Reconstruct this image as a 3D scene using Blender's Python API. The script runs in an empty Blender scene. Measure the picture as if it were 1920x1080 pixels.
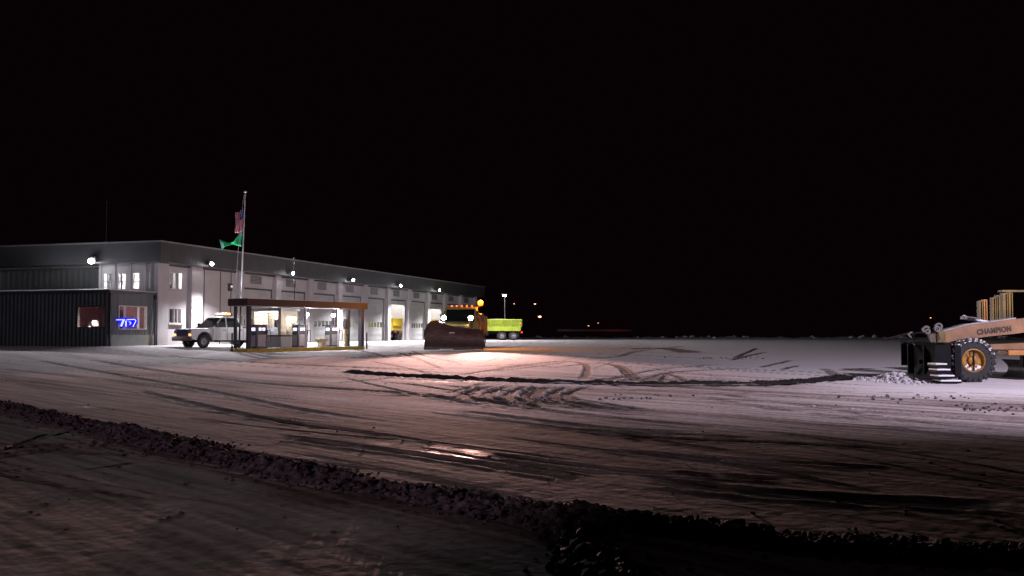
import bpy, bmesh, math, random
import numpy as np
from mathutils import Vector, Matrix
random.seed(7); np.random.seed(7)
S = bpy.context.scene
PI = math.pi
R = math.radians

# ------------------------------------------------------------------ camera
EYE = 1.70; F = 1800.0; PITCH = math.atan(84.0/1800.0)
cam_d = bpy.data.cameras.new('camera'); cam = bpy.data.objects.new('camera', cam_d)
S.collection.objects.link(cam); S.camera = cam
cam.location = (0, 0, EYE); cam.rotation_euler = (PI/2 + PITCH, 0, 0)
cam_d.sensor_width = 36.0; cam_d.lens = 36.0*F/1920.0
cam_d.clip_start = 0.1; cam_d.clip_end = 3000
# ------------------------------------------------------------------ world (night sky)
W = bpy.data.worlds.new('World'); S.world = W; W.use_nodes = True
wn = W.node_tree; bg = wn.nodes['Background']
sky = wn.nodes.new('ShaderNodeTexSky'); sky.sky_type = 'NISHITA'; sky.sun_disc = False
sky.sun_elevation = R(-9); sky.sun_rotation = R(200)
mixn = wn.nodes.new('ShaderNodeMixRGB'); mixn.blend_type = 'ADD'; mixn.inputs[0].default_value = 1
mixn.inputs[2].default_value = (0.032, 0.012, 0.017, 1)      # faint town glow under the cloud
wn.links.new(sky.outputs[0], mixn.inputs[1]); wn.links.new(mixn.outputs[0], bg.inputs[0])
bg.inputs[1].default_value = 0.06
# ------------------------------------------------------------------ moon (very weak sun)
sd = bpy.data.lights.new('moon', 'SUN'); sd.energy = 0.004; sd.angle = R(3); sd.color = (1, .85, .8)
so = bpy.data.objects.new('moon', sd); S.collection.objects.link(so); so.rotation_euler = (R(35), 0, R(200))
# ------------------------------------------------------------------ exposure
S.view_settings.view_transform = 'Standard'; S.view_settings.look = 'None'
S.view_settings.exposure = 0; S.view_settings.gamma = 1
S.render.resolution_x = 1024; S.render.resolution_y = 576
S.render.engine = 'CYCLES'
S.cycles.max_bounces = 6; S.cycles.caustics_reflective = False; S.cycles.caustics_refractive = False
S.cycles.sample_clamp_indirect = 2.0
# lamp powers
P_PACK = 6800; P_PACK_FIRST = 3600; P_YARD = 30000; P_BACK = 12500; P_HEAD = 62000; P_BEACON = 1100
C_PACK = (1.0, .95, 1.0); C_YARD = (.92, .80, 1.0)

# ================================================================== helpers
def tag(o, label=None, cat=None, group=None, kind=None):
    if label: o['label'] = label
    if cat: o['category'] = cat
    if group: o['group'] = group
    if kind: o['kind'] = kind
    return o
def empty(name, loc=(0, 0, 0), rz=0, label=None, cat=None, group=None):
    o = bpy.data.objects.new(name, None); S.collection.objects.link(o)
    o.location = loc; o.rotation_euler = (0, 0, rz); o.empty_display_size = .3
    return tag(o, label, cat, group)
def copy_tree(o, parent=None):
    c = o.copy(); S.collection.objects.link(c)
    if parent: c.parent = parent
    for ch in o.children: copy_tree(ch, c)
    return c
def light(kind, name, loc, power, color=(1, 1, 1), size=.1, parent=None, aim=None, spot=150, blend=.6):
    d = bpy.data.lights.new(name, kind); d.energy = power; d.color = color
    if kind == 'AREA': d.size = size
    else: d.shadow_soft_size = size
    if kind == 'SPOT': d.spot_size = R(spot); d.spot_blend = blend
    o = bpy.data.objects.new(name, d); S.collection.objects.link(o); o.location = loc
    if aim is not None: o.rotation_euler = Vector(aim).to_track_quat('-Z', 'Y').to_euler()
    if parent: o.parent = parent
    return o

class MB:
    ico = None
    def __init__(s): s.bm = bmesh.new(); s.mi = 0
    def _m(s, fs):
        for f in fs: f.material_index = s.mi
    def box(s, a, b, bev=0, rot=None, pivot=None):
        r = bmesh.ops.create_cube(s.bm, size=1); vs = r['verts']
        for v in vs:
            v.co = Vector([(a[i]+b[i])/2 + v.co[i]*(b[i]-a[i]) for i in range(3)])
        fs = set(f for v in vs for f in v.link_faces); s._m(fs)
        if bev:
            es = list(set(e for v in vs for e in v.link_edges))
            rr = bmesh.ops.bevel(s.bm, geom=es, offset=bev, segments=2, affect='EDGES', profile=.6)
            s._m(rr['faces']); vs = list(set(v for f in rr['faces'] for v in f.verts))
        if rot is not None:
            p = Vector(pivot) if pivot is not None else Vector([(a[i]+b[i])/2 for i in range(3)])
            bmesh.ops.transform(s.bm, verts=vs, matrix=Matrix.Translation(p) @ rot @ Matrix.Translation(-p))
        return s
    def cyl(s, p, q, r, r2=None, n=14, cap=True):
        p, q = Vector(p), Vector(q); d = q-p; L = d.length
        m = Matrix.Translation((p+q)/2) @ d.to_track_quat('Z', 'Y').to_matrix().to_4x4()
        k = bmesh.ops.create_cone(s.bm, cap_ends=cap, segments=n, radius1=r, radius2=r if r2 is None else r2, depth=L, matrix=m)
        s._m(set(f for v in k['verts'] for f in v.link_faces)); return s
    def tube(s, pts, r, n=8):
        for a, b in zip(pts, pts[1:]): s.cyl(a, b, r, n=n)
        for p in pts[1:-1]: s.ball(p, r, 1)
        return s
    def ball(s, c, r, sub=2, sc=(1, 1, 1), jit=0):
        k = bmesh.ops.create_icosphere(s.bm, subdivisions=sub, radius=1)
        for v in k['verts']:
            j = 1 + (random.uniform(-jit, jit) if jit else 0)
            v.co = Vector((c[0]+v.co.x*r*sc[0]*j, c[1]+v.co.y*r*sc[1]*j, c[2]+v.co.z*r*sc[2]*j))
        s._m(set(f for v in k['verts'] for f in v.link_faces)); return s
    def clods(s, items, jit=.28, rnd=random):
        if not MB.ico:
            t = bmesh.new(); bmesh.ops.create_icosphere(t, subdivisions=1, radius=1)
            MB.ico = (np.array([v.co[:] for v in t.verts]), np.array([[v.index for v in f.verts] for f in t.faces])); t.free()
        V, T = MB.ico; it = np.array(items); n = len(it); rs = np.random.RandomState(rnd.randrange(9999))
        J = 1+rs.uniform(-jit, jit, (n, len(V)))
        co = V[None]*J[..., None]*it[:, None, 3:6]+it[:, None, :3]
        fc = T[None]+(np.arange(n)*len(V))[:, None, None]
        me = bpy.data.meshes.new('tmp'); me.from_pydata(co.reshape(-1, 3).tolist(), [], fc.reshape(-1, 3).tolist())
        s.bm.from_mesh(me); bpy.data.meshes.remove(me); return s
    def prism(s, pts, y0, y1, axis='y'):
        """polygon pts (x,z) extruded along y (or (y,z) along x)"""
        def P(a, b, t):
            return (a, t, b) if axis == 'y' else ((t, a, b) if axis == 'x' else (a, b, t))
        A = [s.bm.verts.new(P(a, b, y0)) for a, b in pts]; B = [s.bm.verts.new(P(a, b, y1)) for a, b in pts]
        n = len(pts); fs = [s.bm.faces.new(A), s.bm.faces.new(B[::-1])]
        for i in range(n): fs.append(s.bm.faces.new((A[i], B[i], B[(i+1) % n], A[(i+1) % n])))
        s._m(fs); return s
    def loft(s, secs, cap=True):
        rows = [[s.bm.verts.new(p) for p in sec] for sec in secs]; n = len(secs[0]); fs = []
        for a, b in zip(rows, rows[1:]):
            for i in range(n): fs.append(s.bm.faces.new((a[i], a[(i+1) % n], b[(i+1) % n], b[i])))
        if cap: fs += [s.bm.faces.new(rows[0][::-1]), s.bm.faces.new(rows[-1])]
        s._m(fs); return s
    def grid(s, rows):
        vs = [[s.bm.verts.new(p) for p in r] for r in rows]; fs = []
        for a, b in zip(vs, vs[1:]):
            for i in range(len(a)-1): fs.append(s.bm.faces.new((a[i], a[i+1], b[i+1], b[i])))
        s._m(fs); return fs
    def lathe(s, prof, n=28, axis='y', c=(0, 0, 0)):
        """prof: list of (radius, t); revolved about the axis through c"""
        secs = []
        for k in range(n):
            a = 2*PI*k/n; ca, sa = math.cos(a), math.sin(a)
            if axis == 'y': secs.append([(c[0]+r*ca, c[1]+t, c[2]+r*sa) for r, t in prof])
            elif axis == 'z': secs.append([(c[0]+r*ca, c[1]+r*sa, c[2]+t) for r, t in prof])
            else: secs.append([(c[0]+t, c[1]+r*ca, c[2]+r*sa) for r, t in prof])
        rows = [[s.bm.verts.new(p) for p in sec] for sec in secs]; fs = []
        for k in range(n):
            a, b = rows[k], rows[(k+1) % n]
            for i in range(len(prof)-1): fs.append(s.bm.faces.new((a[i], a[i+1], b[i+1], b[i])))
        s._m(fs); return s
    def build(s, name, mats, parent=None, smooth=False, loc=None, rot=None, sharp=35):
        if len(s.bm.faces) < 40000: bmesh.ops.recalc_face_normals(s.bm, faces=s.bm.faces[:])
        me = bpy.data.meshes.new(name); s.bm.to_mesh(me); s.bm.free()
        for m in (mats if isinstance(mats, (list, tuple)) else [mats]): me.materials.append(m)
        if smooth:
            me.polygons.foreach_set('use_smooth', [True]*len(me.polygons))
            try: me.set_sharp_from_angle(angle=R(sharp))
            except Exception: pass
        o = bpy.data.objects.new(name, me); S.collection.objects.link(o)
        if parent: o.parent = parent
        if loc is not None: o.location = loc
        if rot is not None: o.rotation_euler = rot
        return o

def mat(name, col, rough=.6, metal=0, var=.25, scale=3.0, bump=0, emit=None, es=1, spec=.5, stretch=(1, 1, 1), alpha_trans=0, dirt=None):
    m = bpy.data.materials.new(name); m.use_nodes = True; nt = m.node_tree; b = nt.nodes['Principled BSDF']
    b.inputs['Roughness'].default_value = rough; b.inputs['Metallic'].default_value = metal
    b.inputs['Specular IOR Level'].default_value = spec
    if alpha_trans: b.inputs['Transmission Weight'].default_value = alpha_trans; b.inputs['IOR'].default_value = 1.1
    tc = nt.nodes.new('ShaderNodeTexCoord'); mp = nt.nodes.new('ShaderNodeMapping'); mp.inputs['Scale'].default_value = stretch
    no = nt.nodes.new('ShaderNodeTexNoise'); no.inputs['Scale'].default_value = scale; no.inputs['Detail'].default_value = 6
    nt.links.new(tc.outputs['Object'], mp.inputs[0]); nt.links.new(mp.outputs[0], no.inputs['Vector'])
    cr = nt.nodes.new('ShaderNodeValToRGB'); cr.color_ramp.elements[0].position = .3; cr.color_ramp.elements[1].position = .7
    d = dirt if dirt else tuple(c*(1-var) for c in col)
    cr.color_ramp.elements[0].color = (*d, 1); cr.color_ramp.elements[1].color = (*[min(1, c*(1+var*.4)) for c in col], 1)
    nt.links.new(no.outputs[0], cr.inputs[0]); nt.links.new(cr.outputs[0], b.inputs['Base Color'])
    if bump:
        bp = nt.nodes.new('ShaderNodeBump'); bp.inputs['Strength'].default_value = bump; bp.inputs['Distance'].default_value = .02
        n2 = nt.nodes.new('ShaderNodeTexNoise'); n2.inputs['Scale'].default_value = scale*6; n2.inputs['Detail'].default_value = 4
        nt.links.new(mp.outputs[0], n2.inputs['Vector']); nt.links.new(n2.outputs[0], bp.inputs['Height']); nt.links.new(bp.outputs[0], b.inputs['Normal'])
    if emit:
        b.inputs['Emission Color'].default_value = (*emit, 1); b.inputs['Emission Strength'].default_value = es
    return m
def glassmat(name, tint=(1, 1, 1), mixf=.85):
    m = bpy.data.materials.new(name); m.use_nodes = True; nt = m.node_tree
    for n in list(nt.nodes):
        if n.type != 'OUTPUT_MATERIAL': nt.nodes.remove(n)
    out = [n for n in nt.nodes if n.type == 'OUTPUT_MATERIAL'][0]
    t = nt.nodes.new('ShaderNodeBsdfTransparent'); t.inputs[0].default_value = (*tint, 1)
    g = nt.nodes.new('ShaderNodeBsdfGlossy'); g.inputs['Roughness'].default_value = .05; g.inputs[0].default_value = (.8, .85, .9, 1)
    lw = nt.nodes.new('ShaderNodeLayerWeight'); lw.inputs[0].default_value = .35
    mx = nt.nodes.new('ShaderNodeMixShader')
    mr = nt.nodes.new('ShaderNodeMapRange'); mr.inputs[3].default_value = 1-mixf; mr.inputs[4].default_value = .6
    nt.links.new(lw.outputs['Fresnel'], mr.inputs[0]); nt.links.new(mr.outputs[0], mx.inputs[0])
    nt.links.new(t.outputs[0], mx.inputs[1]); nt.links.new(g.outputs[0], mx.inputs[2]); nt.links.new(mx.outputs[0], out.inputs[0])
    return m
def ribmat(name, col, freq, axis=0, rough=.5, depth=.5):
    """corrugated / ribbed sheet metal: bump + slight tone in grooves from a wave"""
    m = mat(name, col, rough, .0, .18, .8)
    nt = m.node_tree; b = nt.nodes['Principled BSDF']
    tc = nt.nodes.new('ShaderNodeTexCoord'); sp = nt.nodes.new('ShaderNodeSeparateXYZ'); nt.links.new(tc.outputs['Object'], sp.inputs[0])
    mu = nt.nodes.new('ShaderNodeMath'); mu.operation = 'MULTIPLY'; mu.inputs[1].default_value = freq*2*PI
    si = nt.nodes.new('ShaderNodeMath'); si.operation = 'SINE'
    nt.links.new(sp.outputs[axis], mu.inputs[0]); nt.links.new(mu.outputs[0], si.inputs[0])
    bp = nt.nodes.new('ShaderNodeBump'); bp.inputs['Strength'].default_value = depth; bp.inputs['Distance'].default_value = .03
    nt.links.new(si.outputs[0], bp.inputs['Height']); nt.links.new(bp.outputs[0], b.inputs['Normal'])
    return m

M = {}
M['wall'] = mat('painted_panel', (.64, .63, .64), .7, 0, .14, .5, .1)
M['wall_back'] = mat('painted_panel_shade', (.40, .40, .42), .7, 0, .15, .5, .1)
M['pilaster'] = mat('pilaster_concrete', (.60, .58, .59), .75, 0, .15, 1.0, .1)
M['fascia'] = ribmat('dark_ribbed_fascia', (.048, .050, .053), 2.2, 0, .55, .12)
M['flash'] = mat('roof_flashing', (.35, .35, .36), .5, .2, .2, 2)
M['header'] = mat('dark_header', (.04, .04, .045), .6)
M['door'] = ribmat('roll_up_door', (.56, .57, .56), 1.6, 2, .55, .25)
M['louver'] = ribmat('grey_louver', (.17, .165, .16), 9, 2, .5, .6)
M['inwall'] = mat('interior_wall', (.6, .58, .55), .8, 0, .1, 1)
M['floor'] = mat('concrete_floor', (.25, .24, .23), .5, 0, .3, 1)
M['annex'] = ribmat('blue_grey_siding', (.085, .095, .10), 3.2, 0, .55, .6)
M['annexb'] = ribmat('blue_grey_siding_side', (.085, .095, .10), 3.2, 1, .55, .6)
M['annex_base'] = mat('painted_base', (.30, .32, .28), .7, 0, .2, 1.5)
M['snowcap'] = mat('snow_cap', (.78, .79, .82), .6, 0, .08, 4, .4)
M['frame'] = mat('white_frame', (.70, .68, .67), .5, 0, .1, 4)
M['dframe'] = mat('dark_frame', (.05, .05, .05), .5)
M['glass'] = glassmat('window_glass')
M['dglass'] = glassmat('vehicle_glass', (.45, .5, .45), .8)
M['black'] = mat('black_rubber', (.022, .022, .024), .85, 0, .3, 14, .3)
M['blackmetal'] = mat('black_metal', (.008, .008, .010), .75, 0, .35, 5, spec=.12)
M['steel'] = mat('steel', (.45, .45, .46), .35, .8, .2, 4)
M['dsteel'] = mat('grimy_steel', (.12, .11, .11), .5, .6, .4, 6)
M['wpaint'] = mat('white_vehicle_paint', (.72, .71, .72), .28, 0, .08, 2, spec=.6)
M['bumper'] = mat('black_plastic', (.025, .025, .025), .5)
M['lime'] = mat('lime_paint', (.30, .38, .03), .45, 0, .25, 2.5)
M['dirtyplow'] = mat('grimy_plow_blade', (.12, .062, .05), .45, .25, .5, 2.2, .3, stretch=(1, 1, 4))
M['cabpaint'] = mat('grimy_cab_paint', (.20, .17, .06), .5, 0, .45, 2.0, .1)
M['amberbody'] = mat('orange_paint', (.50, .20, .03), .5, 0, .3, 2)
M['curb'] = mat('yellow_kerb', (.42, .30, .05), .7, 0, .4, 3, .2)
M['canopy'] = mat('maroon_fascia', (.038, .014, .018), .5, 0, .3, 1.5)
M['soffit'] = mat('canopy_soffit', (.35, .33, .33), .6, 0, .15, 1.5)
M['post_dark'] = mat('dark_post', (.03, .028, .04), .5)
M['post_white'] = mat('white_post', (.7, .69, .68), .5)
M['post_yellow'] = mat('yellow_post', (.5, .38, .10), .6, 0, .35, 5)
M['pump'] = mat('pump_grey', (.10, .105, .11), .45, .2, .3, 3)
M['pumppanel'] = mat('pump_panel', (.42, .40, .42), .45, 0, .2, 4)
M['kiosk'] = mat('kiosk_grey', (.30, .30, .31), .6, 0, .12, 2)
M['kioskw'] = mat('kiosk_cream', (.45, .38, .27), .6, 0, .15, 2)
M['cream'] = mat('cream_plastic', (.62, .54, .36), .6, 0, .2, 6)
M['pole'] = mat('white_flagpole', (.6, .6, .62), .4, .3, .1, 2)
M['grader'] = mat('tan_grader_paint', (.27, .135, .055), .5, 0, .35, 1.8, .15)
M['gradery'] = mat('yellow_grader_paint', (.19, .12, .010), .55, 0, .5, 2.5, .1)
M['rim'] = mat('orange_rim', (.36, .17, .02), .5, .1, .5, 6, .1)
M['tyre'] = mat('grader_tyre', (.030, .029, .031), .88, 0, .4, 9, .5)
M['lettering'] = mat('dark_lettering', (.03, .012, .008), .6)
M['red'] = mat('red_paint', (.35, .02, .02), .5)
def em(name, c, s): return mat(name, c, .5, 0, .0, 1, emit=c, es=s)
M['e_white'] = em('lamp_white', (.95, .95, 1.0), 60)
M['e_tube'] = em('fluorescent', (.97, .95, 1.0), 7)
M['e_head'] = em('headlamp', (1, .86, .68), 160)
M['e_amber'] = em('beacon_amber', (1, .19, .012), 4.2)
M['e_marker'] = em('marker_amber', (1, .14, .03), 4.5)
M['e_turn'] = em('turn_amber', (1, .33, .08), 4)
M['e_red'] = em('tail_red', (1, .02, .03), 9)
M['e_blue'] = em('neon_blue', (.05, .06, 1.0), 3.2)
M['e_bluelight'] = em('neon_blue_pale', (.32, .34, 1.0), 3.0)
M['e_display'] = em('pump_display', (.75, .72, 1.0), 1.4)
M['e_far'] = em('far_lamp', (1, .42, .22), 5)
M['e_up'] = em('uplight', (.85, .88, 1.0), 60)
M['e_bar'] = em('lightbar_pale', (1, .62, .55), 1.6)

# ================================================================== numpy noise
def _h(ix, iy, seed):
    n = (ix.astype(np.int64)*374761393 + iy.astype(np.int64)*668265263 + seed*1442695041) & 0x7fffffff
    n = ((n ^ (n >> 13))*1274126177) & 0x7fffffff
    n = n ^ (n >> 16)
    return (n & 0xffff)/65535.0
def vnoise(x, y, seed=0):
    ix, iy = np.floor(x), np.floor(y); fx, fy = x-ix, y-iy
    fx = fx*fx*(3-2*fx); fy = fy*fy*(3-2*fy)
    a = _h(ix, iy, seed); b = _h(ix+1, iy, seed); c = _h(ix, iy+1, seed); d = _h(ix+1, iy+1, seed)
    return (a*(1-fx)+b*fx)*(1-fy)+(c*(1-fx)+d*fx)*fy
def fbm(x, y, seed=0, o=4):
    s = 0; a = .5; t = 0
    for k in range(o):
        s = s+a*vnoise(x, y, seed+k*17); t += a; x = x*2.03+5.1; y = y*2.03+1.7; a *= .5
    return s/t
def sstep(a, b, x):
    t = np.clip((x-a)/(b-a), 0, 1); return t*t*(3-2*t)

# ================================================================== terrain
C0 = np.array([-24.06, 65.2]); YAW = math.atan2(.956, .294)
A_ = np.array([math.cos(YAW), math.sin(YAW)]); B_ = np.array([-A_[1], A_[0]])
ZB = .845
KY = [-60, -30, 5, 9, 18, 31, 45, 58, 66, 80, 100, 150, 170, 230, 700]
KZ = [-.1, -.1, -.08, -.03, .07, .12, .27, .50, .52, .72, .82, .84, .6, -2.5, -30]
def ground_z(X, Y):
    X = np.asarray(X, float); Y = np.asarray(Y, float)
    z = 0
    for d in (-3, -1.5, 0, 1.5, 3): z = z+np.interp(Y+d*np.clip(np.abs(Y)/30, .3, 2), KY, KZ)/5
    u = (X-C0[0])*A_[0]+(Y-C0[1])*A_[1]; v = (X-C0[0])*B_[0]+(Y-C0[1])*B_[1]
    du = np.maximum(np.maximum(-4.6-u, u-70), 0); dv = np.maximum(np.maximum(-v, v-40), 0)
    d = np.hypot(du, dv)
    w = sstep(12.5, 1.2, d)
    w = 1-np.clip((d-1.2)/11.3, 0, 1); w = w*w*(3-2*w)
    return z*(1-w)+ZB*w
def gz(x, y): return float(ground_z(x, y))
def at(px, py):
    """photo pixel -> point on the terrain (used to measure the track layout)"""
    xc = (px-960)/F; yc = (540-py)/F
    d = np.array([xc, math.cos(PITCH)-yc*math.sin(PITCH), math.sin(PITCH)+yc*math.cos(PITCH)])
    t = -1.5/min(d[2], -1e-4)
    for _ in range(30):
        z = gz(d[0]*t, d[1]*t); t = .5*t+.5*(z-EYE)/min(d[2], -1e-4)
    return np.array([d[0]*t, d[1]*t])
def atY(px, Y): return (px-960)/F*Y

def build_ground():
    k = np.linspace(470, 9.3, 640); rows = 1.62*F/k
    rows = np.concatenate([[-60, -40, -25, -15, -8, -3, 0, 1.5, 3, 4, 5, 5.6], rows, [350, 420, 520, 700]])
    us = np.concatenate([[-3, -2.2, -1.6, -1.2, -.9, -.75], np.linspace(-.66, .66, 920), [.75, .9, 1.2, 1.6, 2.2, 3]])
    Y, U = np.meshgrid(rows, us, indexing='ij')
    X = U*np.sqrt(Y*Y+30)
    Z = ground_z(X, Y)
    D = np.array([.69, -.724]); Q = np.array([.724, .69])
    r = X*D[0]+Y*D[1]; q = X*Q[0]+Y*Q[1]
    warp = 1.6*fbm(X*.05, Y*.05, 3, 2)
    st = .55*fbm(q*.9+warp, r*.035, 11, 4)+.45*fbm(q*4.5+warp*3, r*.10, 12, 3)
    lane = np.ones_like(X)
    # distance to camera-right clean snow around the grader
    clean = sstep(6, 12, X-.05*(Y-30))*sstep(21, 27, Y)
    farz = sstep(33, 37, Y+.18*X)
    foreg = sstep(18.2, 16.5, q+0*X)*0
    slush = np.clip((st-.47)*4.2, 0, 1)*(1-.85*clean)*(1-.6*farz)
    lane_m = sstep(31.5, 26.5, Y+.22*X)*sstep(13, 4, X-.9*(24-Y))
    slush = (.22+.24*lane_m)*(1-clean)*(1-.5*farz)+.50*slush
    hgt = np.zeros_like(X)
    # foreground bank side (camera side of the windrow): smoother snow
    wr = WINDROW
    side = np.full_like(X, 0.)
    yw = np.interp(X, [p[0] for p in wr], [p[1] for p in wr])
    near = sstep(0, .5, yw-Y)
    slush = slush*(1-near)+near*(.42+.35*np.clip((fbm(q*.8+warp, r*.06, 31, 3)-.45)*3, 0, 1))
    Xf, Yf = X.ravel(), Y.ravel(); sl = slush.ravel().copy(); hg = hgt.ravel()
    wet = np.zeros_like(sl)
    def track(pts, w, s, depth=.02, tread=0, soft=.4, wt=0):
        P = np.array(pts)
        lo = P.min(0)-w*2-.3; hi = P.max(0)+w*2+.3
        idx = np.where((Xf > lo[0]) & (Xf < hi[0]) & (Yf > lo[1]) & (Yf < hi[1]))[0]
        if not len(idx): return
        x, y = Xf[idx], Yf[idx]; best = np.full(len(idx), 1e9); bs = np.zeros(len(idx)); acc = 0
        for a, b in zip(P, P[1:]):
            ab = b-a; L2 = (ab**2).sum()+1e-9; L = math.sqrt(L2)
            t = np.clip(((x-a[0])*ab[0]+(y-a[1])*ab[1])/L2, 0, 1)
            d = np.hypot(x-a[0]-t*ab[0], y-a[1]-t*ab[1]); mk = d < best
            best = np.where(mk, d, best); bs = np.where(mk, acc+t*L, bs); acc += L
        fade = sstep(0, .12*acc+.1, bs)*sstep(acc, acc*.88-.1, bs)
        n = fbm(x*3, y*3, 77, 3)
        m = sstep(w*.5*(1+soft*.6), w*.5*(1-soft*.6), best+(n-.5)*w*.5)*fade
        if tread: m = m*(.35+.65*(np.sin(bs*2*PI/tread+np.where(best > w*.22, 2.2, 0)) > -.2))
        sl[idx] = np.maximum(sl[idx], m*s*(.75+.5*n)); wet[idx] = np.maximum(wet[idx], m*wt)
        rim = sstep(w*1.1, w*.6, best)*sstep(w*.35, w*.6, best)*fade
        hg[idx] += -depth*m+depth*.7*rim*n*1.6
    def pp(*a): 
        P = [at(x, y) for x, y in a]
        if len(P) > 2:   # Catmull-Rom smoothing
            out = []
            Q_ = [P[0]]+P+[P[-1]]
            for i in range(1, len(Q_)-2):
                for t in np.linspace(0, 1, 7)[:-1]:
                    p0, p1, p2, p3 = Q_[i-1:i+3]
                    out.append(.5*((2*p1)+(-p0+p2)*t+(2*p0-5*p1+4*p2-p3)*t*t+(-p0+3*p1-3*p2+p3)*t**3))
            out.append(P[-1]); P = out
        return P
    T = track
    # scraped wet strip along the second ridge, darkened to paint in its shaded side
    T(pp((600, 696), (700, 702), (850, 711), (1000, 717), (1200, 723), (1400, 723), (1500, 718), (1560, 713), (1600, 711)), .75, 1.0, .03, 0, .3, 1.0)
    T(pp((1430, 722), (1500, 717), (1560, 711), (1592, 706), (1640, 712)), 1.1, 1.0, .02, 0, .5, .8)
    T(pp((1545, 706), (1580, 708), (1625, 712)), 1.5, .95, .02, 0, .7, .7)
    # slushy brown below the ridge
    for px, py, w in ((1040, 728, .9), (1130, 730, 1.2), (1230, 733, 1.3), (1330, 738, 1.0)):
        T(pp((px-70, py-3), (px, py), (px+90, py+4)), w, .62, .0, 0, .9)
    # scuffed crescents below the ridge
    for x0, x1, e, yb in ((905, 870, 975, 764), (935, 912, 1010, 770), (968, 950, 1050, 757), (988, 982, 1075, 764), (1012, 1000, 1110, 768), (1042, 1030, 1160, 770), (1085, 1060, 1230, 772)):
        T(pp((x0+26, 722), (x1+6, 736), (x1+8, 747), (x0+45, 757), (e, yb)), .34, 1.0, .03)
    T(pp((1040, 752), (1120, 765), (1240, 772)), .5, .7); T(pp((780, 735), (860, 752), (960, 768)), .3, .6)
    # big loops beyond the ridge
    T(pp((905, 693), (1000, 682), (1060, 677), (1098, 684), (1099, 700), (1088, 716)), .34, .75, .02)
    T(pp((1030, 690), (1120, 681), (1160, 688), (1178, 705), (1200, 720)), .32, .75, .02)
    T(pp((1150, 682), (1172, 690), (1192, 706), (1212, 720)), .26, .7, .02)
    T(pp((1205, 720), (1222, 708), (1245, 700), (1300, 695), (1400, 690)), .34, .7, .02)
    T(pp((1250, 702), (1238, 712), (1248, 720)), .2, .8); T(pp((1240, 698), (1270, 706), (1296, 720)), .3, .75)
    T(pp((1325, 722), (1340, 717), (1358, 712)), .25, .8); T(pp((1120, 722), (1160, 708), (1240, 692), (1360, 682)), .3, .55)
    T(pp((1090, 722), (1130, 712), (1180, 704)), .3, .7); T(pp((1130, 722), (1190, 710), (1260, 700)), .3, .5)
    T(pp((1368, 676), (1400, 668), (1440, 660)), .3, .85, .03); T(pp((1376, 672), (1404, 660), (1420, 652)), .3, .7, .03)
    T(pp((1424, 689), (1465, 680), (1486, 675)), .3, .8, .03); T(pp((1464, 693), (1485, 688), (1497, 685)), .28, .8, .03)
    T(pp((1540, 690), (1556, 697), (1568, 708)), .4, .45); T(pp((1550, 693), (1575, 694), (1600, 690)), .5, .3)
    T(pp((1180, 655), (1230, 652), (1270, 656), (1300, 662)), 1.6, .65); T(pp((1050, 676), (1160, 668), (1200, 658), (1290, 648)), .5, .5)
    T(pp((900, 668), (1060, 662), (1250, 668), (1360, 676)), .35, .35)
    # fan of tracks in front of the plough truck
    for a in (((640, 686), (760, 694), (900, 702)), ((690, 676), (760, 690), (850, 712)), ((742, 660), (790, 676), (830, 694)), ((770, 657), (800, 668), (860, 680)),
              ((820, 674), (930, 674), (985, 672)), ((640, 708), (720, 726), (790, 742)), ((700, 716), (780, 722), (900, 742)), ((880, 700), (980, 690), (1080, 676)),
              ((850, 705), (950, 690), (1010, 683)), ((640, 672), (700, 668), (760, 664)), ((690, 664), (740, 668), (800, 672)), ((560, 684), (700, 690), (860, 694)),
              ((600, 720), (700, 712), (800, 700)), ((880, 688), (960, 684), (1060, 690)), ((820, 722), (950, 734), (1010, 728)), ((840, 738), (880, 727), (910, 718)),
              ((700, 742), (800, 744), (900, 760)), ((860, 716), (930, 706), (1020, 703)), ((660, 655), (700, 662), (730, 672))):
        T(pp(*a), random.uniform(.20, .36), random.uniform(.8, 1.0), .02)
    # long lane tracks
    for a, w, s in ((((150, 668), (420, 712), (760, 738), (1200, 790), (1700, 812)), .5, .7), (((60, 672), (330, 722), (560, 768), (800, 800)), .35, .75), (((300, 664), (520, 682), (700, 690)), .6, .6),
              (((250, 730), (430, 772), (640, 810)), .3, .85), (((1300, 733), (1500, 760), (1750, 795), (2000, 812)), .3, .65), (((1260, 735), (1420, 762), (1700, 800), (1950, 826)), .4, .6),
              (((1400, 745), (1600, 768), (1850, 790)), .25, .6), (((1100, 812), (1250, 822), (1500, 832), (1700, 845)), .32, .95), (((1080, 806), (1240, 812), (1420, 822)), .25, .8), (((1140, 842), (1300, 856), (1700, 880)), .25, .7),
              (((860, 770), (1100, 800), (1300, 812)), .4, .5), (((1200, 900), (1500, 930), (1900, 950)), .5, .5), (((520, 820), (760, 850), (1100, 900)), .3, .5), (((900, 850), (1200, 885), (1500, 900)), .3, .5),
              (((1300, 736), (1600, 735), (1920, 738)), .12, .7), (((1320, 744), (1600, 743), (1940, 746)), .12, .6), (((1240, 884), (1330, 892), (1420, 892)), .2, .6)):
        T(pp(*a), w, s, .018)
    for _ in range(46):
        x0 = random.uniform(-200, 1500); y0 = random.uniform(672, 860); L_ = random.uniform(200, 700); sl_ = (y0-600)/260*.17*random.uniform(.7, 1.3)
        T(pp((x0, y0), (x0+L_*.5, y0+L_*.5*sl_*random.uniform(.8, 1.2)), (x0+L_, y0+L_*sl_)), random.uniform(.05, .16), random.uniform(.4, .8), .012)
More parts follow.
